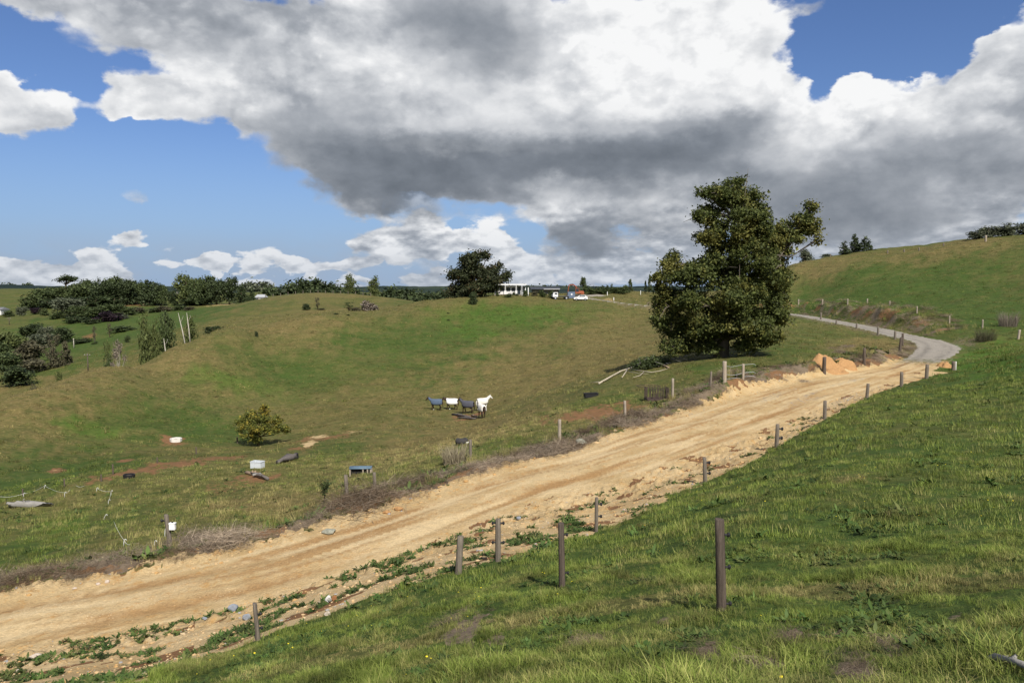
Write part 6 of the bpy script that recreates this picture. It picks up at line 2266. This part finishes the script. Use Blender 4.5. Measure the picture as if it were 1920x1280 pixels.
boxes('wall', o, simple('shed_wall', (.16, .16, .15), .2, 3, .8), [(0, 2, zt * .4, 50 * kk, 5, zt * .9)])
boxes('roof', o, ROOFD, [(0, .4, zt * .93, 56 * kk, 4.2, .14, 0, .16), (0, 4.0, zt * .93 + .02, 56 * kk, 3.4, .14, 0, -.22)])
boxes('gutter', o, ROOFW, [(2.0, -1.75, zt * .78, 30 * kk, .1, .12)])


def wheel(parent, x, y, r, w):
    t = ([], [])
    tube(t, [(x, y - w / 2, r), (x, y + w / 2, r)], [r, r], 14)
    q = link('wheel', tube_mesh('wheel', t, False), parent, TYREM)
    t = ([], [])
    tube(t, [(x, y - w / 2 - .02, r), (x, y + w / 2 + .02, r)], [r * .55, r * .55], 10)
    link('rim', tube_mesh('rim', t, False), q, ZINC)


# white truck
g = yard(1051, 218)
o = thing('white_truck', 'white flat deck truck parked left of the orange excavator', 'truck', g, rad(12))
v = [(-2.6, .75), (-2.6, 1.35), (-2.35, 2.05), (-1.15, 2.1), (-1.1, .75)]
vv = [(x_, -.9, z_) for x_, z_ in v] + [(x_, .9, z_) for x_, z_ in v]
me = bpy.data.meshes.new('cab')
me.from_pydata(vv, [], [(0, 1, 2, 3, 4), (9, 8, 7, 6, 5)] + [(i, i + 5, (i + 1) % 5 + 5, (i + 1) % 5) for i in range(5)])
link('cab', me, o, TRUCKW)
boxes('windscreen', o, GLASS, [(-2.49, 0, 1.70, .05, 1.55, .55)])
boxes('side_window', o, GLASS, [(-1.72, -.905, 1.68, .8, .03, .5)])
boxes('side_window', o, GLASS, [(-1.72, .905, 1.68, .8, .03, .5)])
boxes('deck', o, simple('deck_timber', (.12, .12, .12), .2, 4, .7), [(.8, 0, .92, 3.6, 1.9, .14), (-.95, 0, 1.45, .08, 1.85, .95)])
boxes('chassis', o, STEEL, [(0, 0, .68, 5.0, .7, .18)])
for x_ in (-1.85, 1.5):
    for y_ in (-.82, .82):
        wheel(o, x_, y_, .42, .26)
for y_ in (-.7, .7):
    boxes('headlight', o, ZINC, [(-2.615, y_, 1.0, .04, .3, .16)])
# white car
g = yard(1089, 216)
o = thing('white_car', 'white hatchback car parked in front of the orange excavator', 'car', g, rad(-8))
prof = [(-2.0, .32), (-2.05, .75), (-1.7, .92), (-1.0, 1.0), (-.35, 1.46), (.95, 1.48), (1.75, 1.05), (1.95, .8), (1.95, .32)]
n = len(prof)
vv = []
for y_, ins in ((-.84, 1), (.84, 1)):
    for x_, z_ in prof:
        vv.append((x_, y_ * (1 - max(0, z_ - .95) * .28), z_))
me = bpy.data.meshes.new('body')
me.from_pydata(vv, [], [tuple(range(n)), tuple(range(2 * n - 1, n - 1, -1))] + [(i, i + n, (i + 1) % n + n, (i + 1) % n) for i in range(n)])
link('body', me, o, TRUCKW)
for y_ in (-1, 1):
    for a, b in ((-.60, .20), (.28, 1.15)):
        vv = [(a - .0, y_ * .845, 1.02), (b + .1, y_ * .845, 1.04), (b - .02, y_ * .745, 1.40), (a + .3 if a < 0 else a, y_ * .745, 1.39)]
        link('side_window', np_mesh('side_window', vv, [(0, 1, 2, 3)]), o, GLASS)
link('windscreen', np_mesh('windscreen', [(-.98, -.7, 1.04), (-.98, .7, 1.04), (-.40, .62, 1.44), (-.40, -.62, 1.44)], [(0, 1, 2, 3)]), o, GLASS)
for x_ in (-1.3, 1.25):
    for y_ in (-.78, .78):
        wheel(o, x_, y_, .32, .2)
# blue container with a white panel
g = yard(1071, 219)
o = thing('blue_container', 'small blue grey container with a white panel below the excavator boom', 'container', g, 0)
boxes('body', o, SLATE, [(0, 1.0, 1.0, 2.1, 2.0, 1.9)])
for i in range(7):
    boxes('rib', o, SLATE, [(-.9 + i * .3, -.02, 1.0, .1, .06, 1.8)])
boxes('panel', o, TRUCKW, [(.05, -.06, 1.2, .42, .03, .42)])
# orange excavator
g = yard(1082, 227)
o = thing('excavator', 'orange excavator with its boom folded up in the yard', 'excavator', g, 0)
for y_ in (-.95, .95):
    t = ([], [])
    bm = bmesh.new()
    n = 20
    ring = []
    for i in range(n):
        a = 2 * math.pi * i / n
        ring.append((1.0 * (1 if math.cos(a) > 0 else -1) + .42 * math.cos(a) if abs(math.cos(a)) > .1 else .9 * math.cos(a) * 10 * .1, .42 + .40 * math.sin(a)))
    vs1 = [bm.verts.new((x_, y_ - .24, z_)) for x_, z_ in ring]
    vs2 = [bm.verts.new((x_, y_ + .24, z_)) for x_, z_ in ring]
    bm.faces.new(vs1)
    bm.faces.new(vs2[::-1])
    for i in range(n):
        bm.faces.new((vs1[i], vs2[i], vs2[(i + 1) % n], vs1[(i + 1) % n]))
    me = bpy.data.meshes.new('track')
    bm.to_mesh(me)
    bm.free()
    link('track', me, o, STEEL)
boxes('house', o, ORANGE, [(.9, .2, 1.45, 1.9, 2.1, .9), (1.5, .2, 1.2, 1.0, 2.2, .7)], .08)
cab = boxes('cab', o, ORANGE, [(-.1, -.55, 2.7, 1.1, .95, .1), (-.60, -.98, 2.0, .1, .1, 1.4), (-.60, -.12, 2.0, .1, .1, 1.4), (.40, -.98, 2.0, .1, .1, 1.4), (.40, -.12, 2.0, .1, .1, 1.4), (-.1, -.55, 1.35, 1.1, .95, .5)])
boxes('cab_glass', cab, GLASS, [(-.1, -.55, 2.1, 1.0, .86, 1.05)])


def bar(name, pts, w, mat):
    t = ([], [])
    tube(t, pts, w, 4)
    link(name, tube_mesh(name, t, False), o, mat)


bar('boom', [(.2, .3, 1.5), (-.4, .3, 3.2), (-1.2, .3, 3.75), (-2.55, .3, 3.7)], [.17, .21, .20, .13], ORANGE)
bar('stick', [(-2.1, .3, 3.9), (-2.6, .3, 3.6), (-2.95, .3, 1.0)], [.10, .17, .10], ORANGE)
bar('boom_ram', [(-.1, .3, 1.6), (-1.1, .3, 3.4)], [.09, .07], STEEL)
bar('stick_ram', [(-1.2, .3, 4.05), (-2.2, .3, 3.95)], [.08, .06], STEEL)
v = [(-3.25, -.3, 1.05), (-2.75, -.3, 1.15), (-2.55, -.3, .55), (-2.95, -.3, .15), (-3.35, -.3, .35)]
vv = v + [(x_, .9, z_) for x_, y_, z_ in v]
me = bpy.data.meshes.new('bucket')
me.from_pydata(vv, [], [(0, 1, 2, 3, 4), (9, 8, 7, 6, 5), (1, 0, 5, 6), (2, 1, 6, 7), (3, 2, 7, 8), (4, 3, 8, 9)])
link('bucket', me, o, STEEL)
for lb, px, row, YY, h in (('white marker post before the yard hedge', 1138, 552, 230, 1.1), ('white marker post by the yard drive', 1150, 559, 215, .9), ('white marker post on the grassy rise right of the hedge', 1200, 548, 238, 1.2)):
    g = on(px, YY)
    q = link('marker_post', round_post(h, .09, (0, 0), px), mat=P_white)
    q.location = g
    tag(q, lb, 'post')

# far buildings and poles
def cottage(label, px, top, w_px, Y_, wallm, roofm, depth=6):
    g = on(px, Y_)
    kk = Y_ / 1387
    h = max(ridge_z(px, top, Y_) - g.z, 2.2)
    w = w_px * kk
    o = thing('far_house', label, 'house', g)
    boxes('wall', o, wallm, [(0, depth / 2, h * .32, w, depth, h * .76)])
    e = w / 2 + .3
    v = [(-e, -.4, h * .66), (e, -.4, h * .66), (e, depth + .4, h * .66), (-e, depth + .4, h * .66), (-e * .7, depth / 2, h), (e * .7, depth / 2, h)]
    me = bpy.data.meshes.new('roof')
    me.from_pydata(v, [], [(0, 1, 5, 4), (1, 2, 5), (2, 3, 4, 5), (3, 0, 4), (3, 2, 1, 0)])
    link('roof', me, o, roofm)
    for q in (-.25, .2):
        boxes('window', o, GLASS, [(w * q, -.03, h * .40, w * .18, .06, h * .26)])


cottage('pale roofed house half hidden behind the brown ridge', 489, 552, 18, 470, simple('grey_wall', (.3, .3, .3), .1, 3, .8), simple('pale_roof', (.34, .35, .36), .08, 3, .6))
cottage('white shed wall at the far left edge', -1, 576, 11, 345, WALL, simple('grey_roof', (.15, .155, .16), .1, 3, .6))
for lb, px, top, Y_ in (('pole with a lamp arm before the second far grove', 335, 536, 392), ('thin dark pole beyond the near ridge at left', 163, 662, 176), ('slim power pole among the left valley paddocks', 19, 598, 300), ('white trunk like pole by the left valley trees', 138, 637, 235)):
    g = on(px, Y_)
    h = max(ridge_z(px, top, Y_) - g.z, 3)
    o = thing('power_pole', lb, 'pole', g)
    t = ([], [])
    tube(t, [(0, 0, -.3), (0, 0, h)], [.16, .11], 8)
    link('pole', tube_mesh('pole', t), o, B_pale if px in (335, 138) else W_dark)
    boxes('cross_arm', o, W_dark, [(0, -.12, h - .45, 1.5 if px != 138 else .4, .1, .12)])
    for s in (-.6, 0, .6):
        if px != 138:
            boxes('insulator', o, TANK, [(s, -.12, h - .33, .09, .09, .14)])
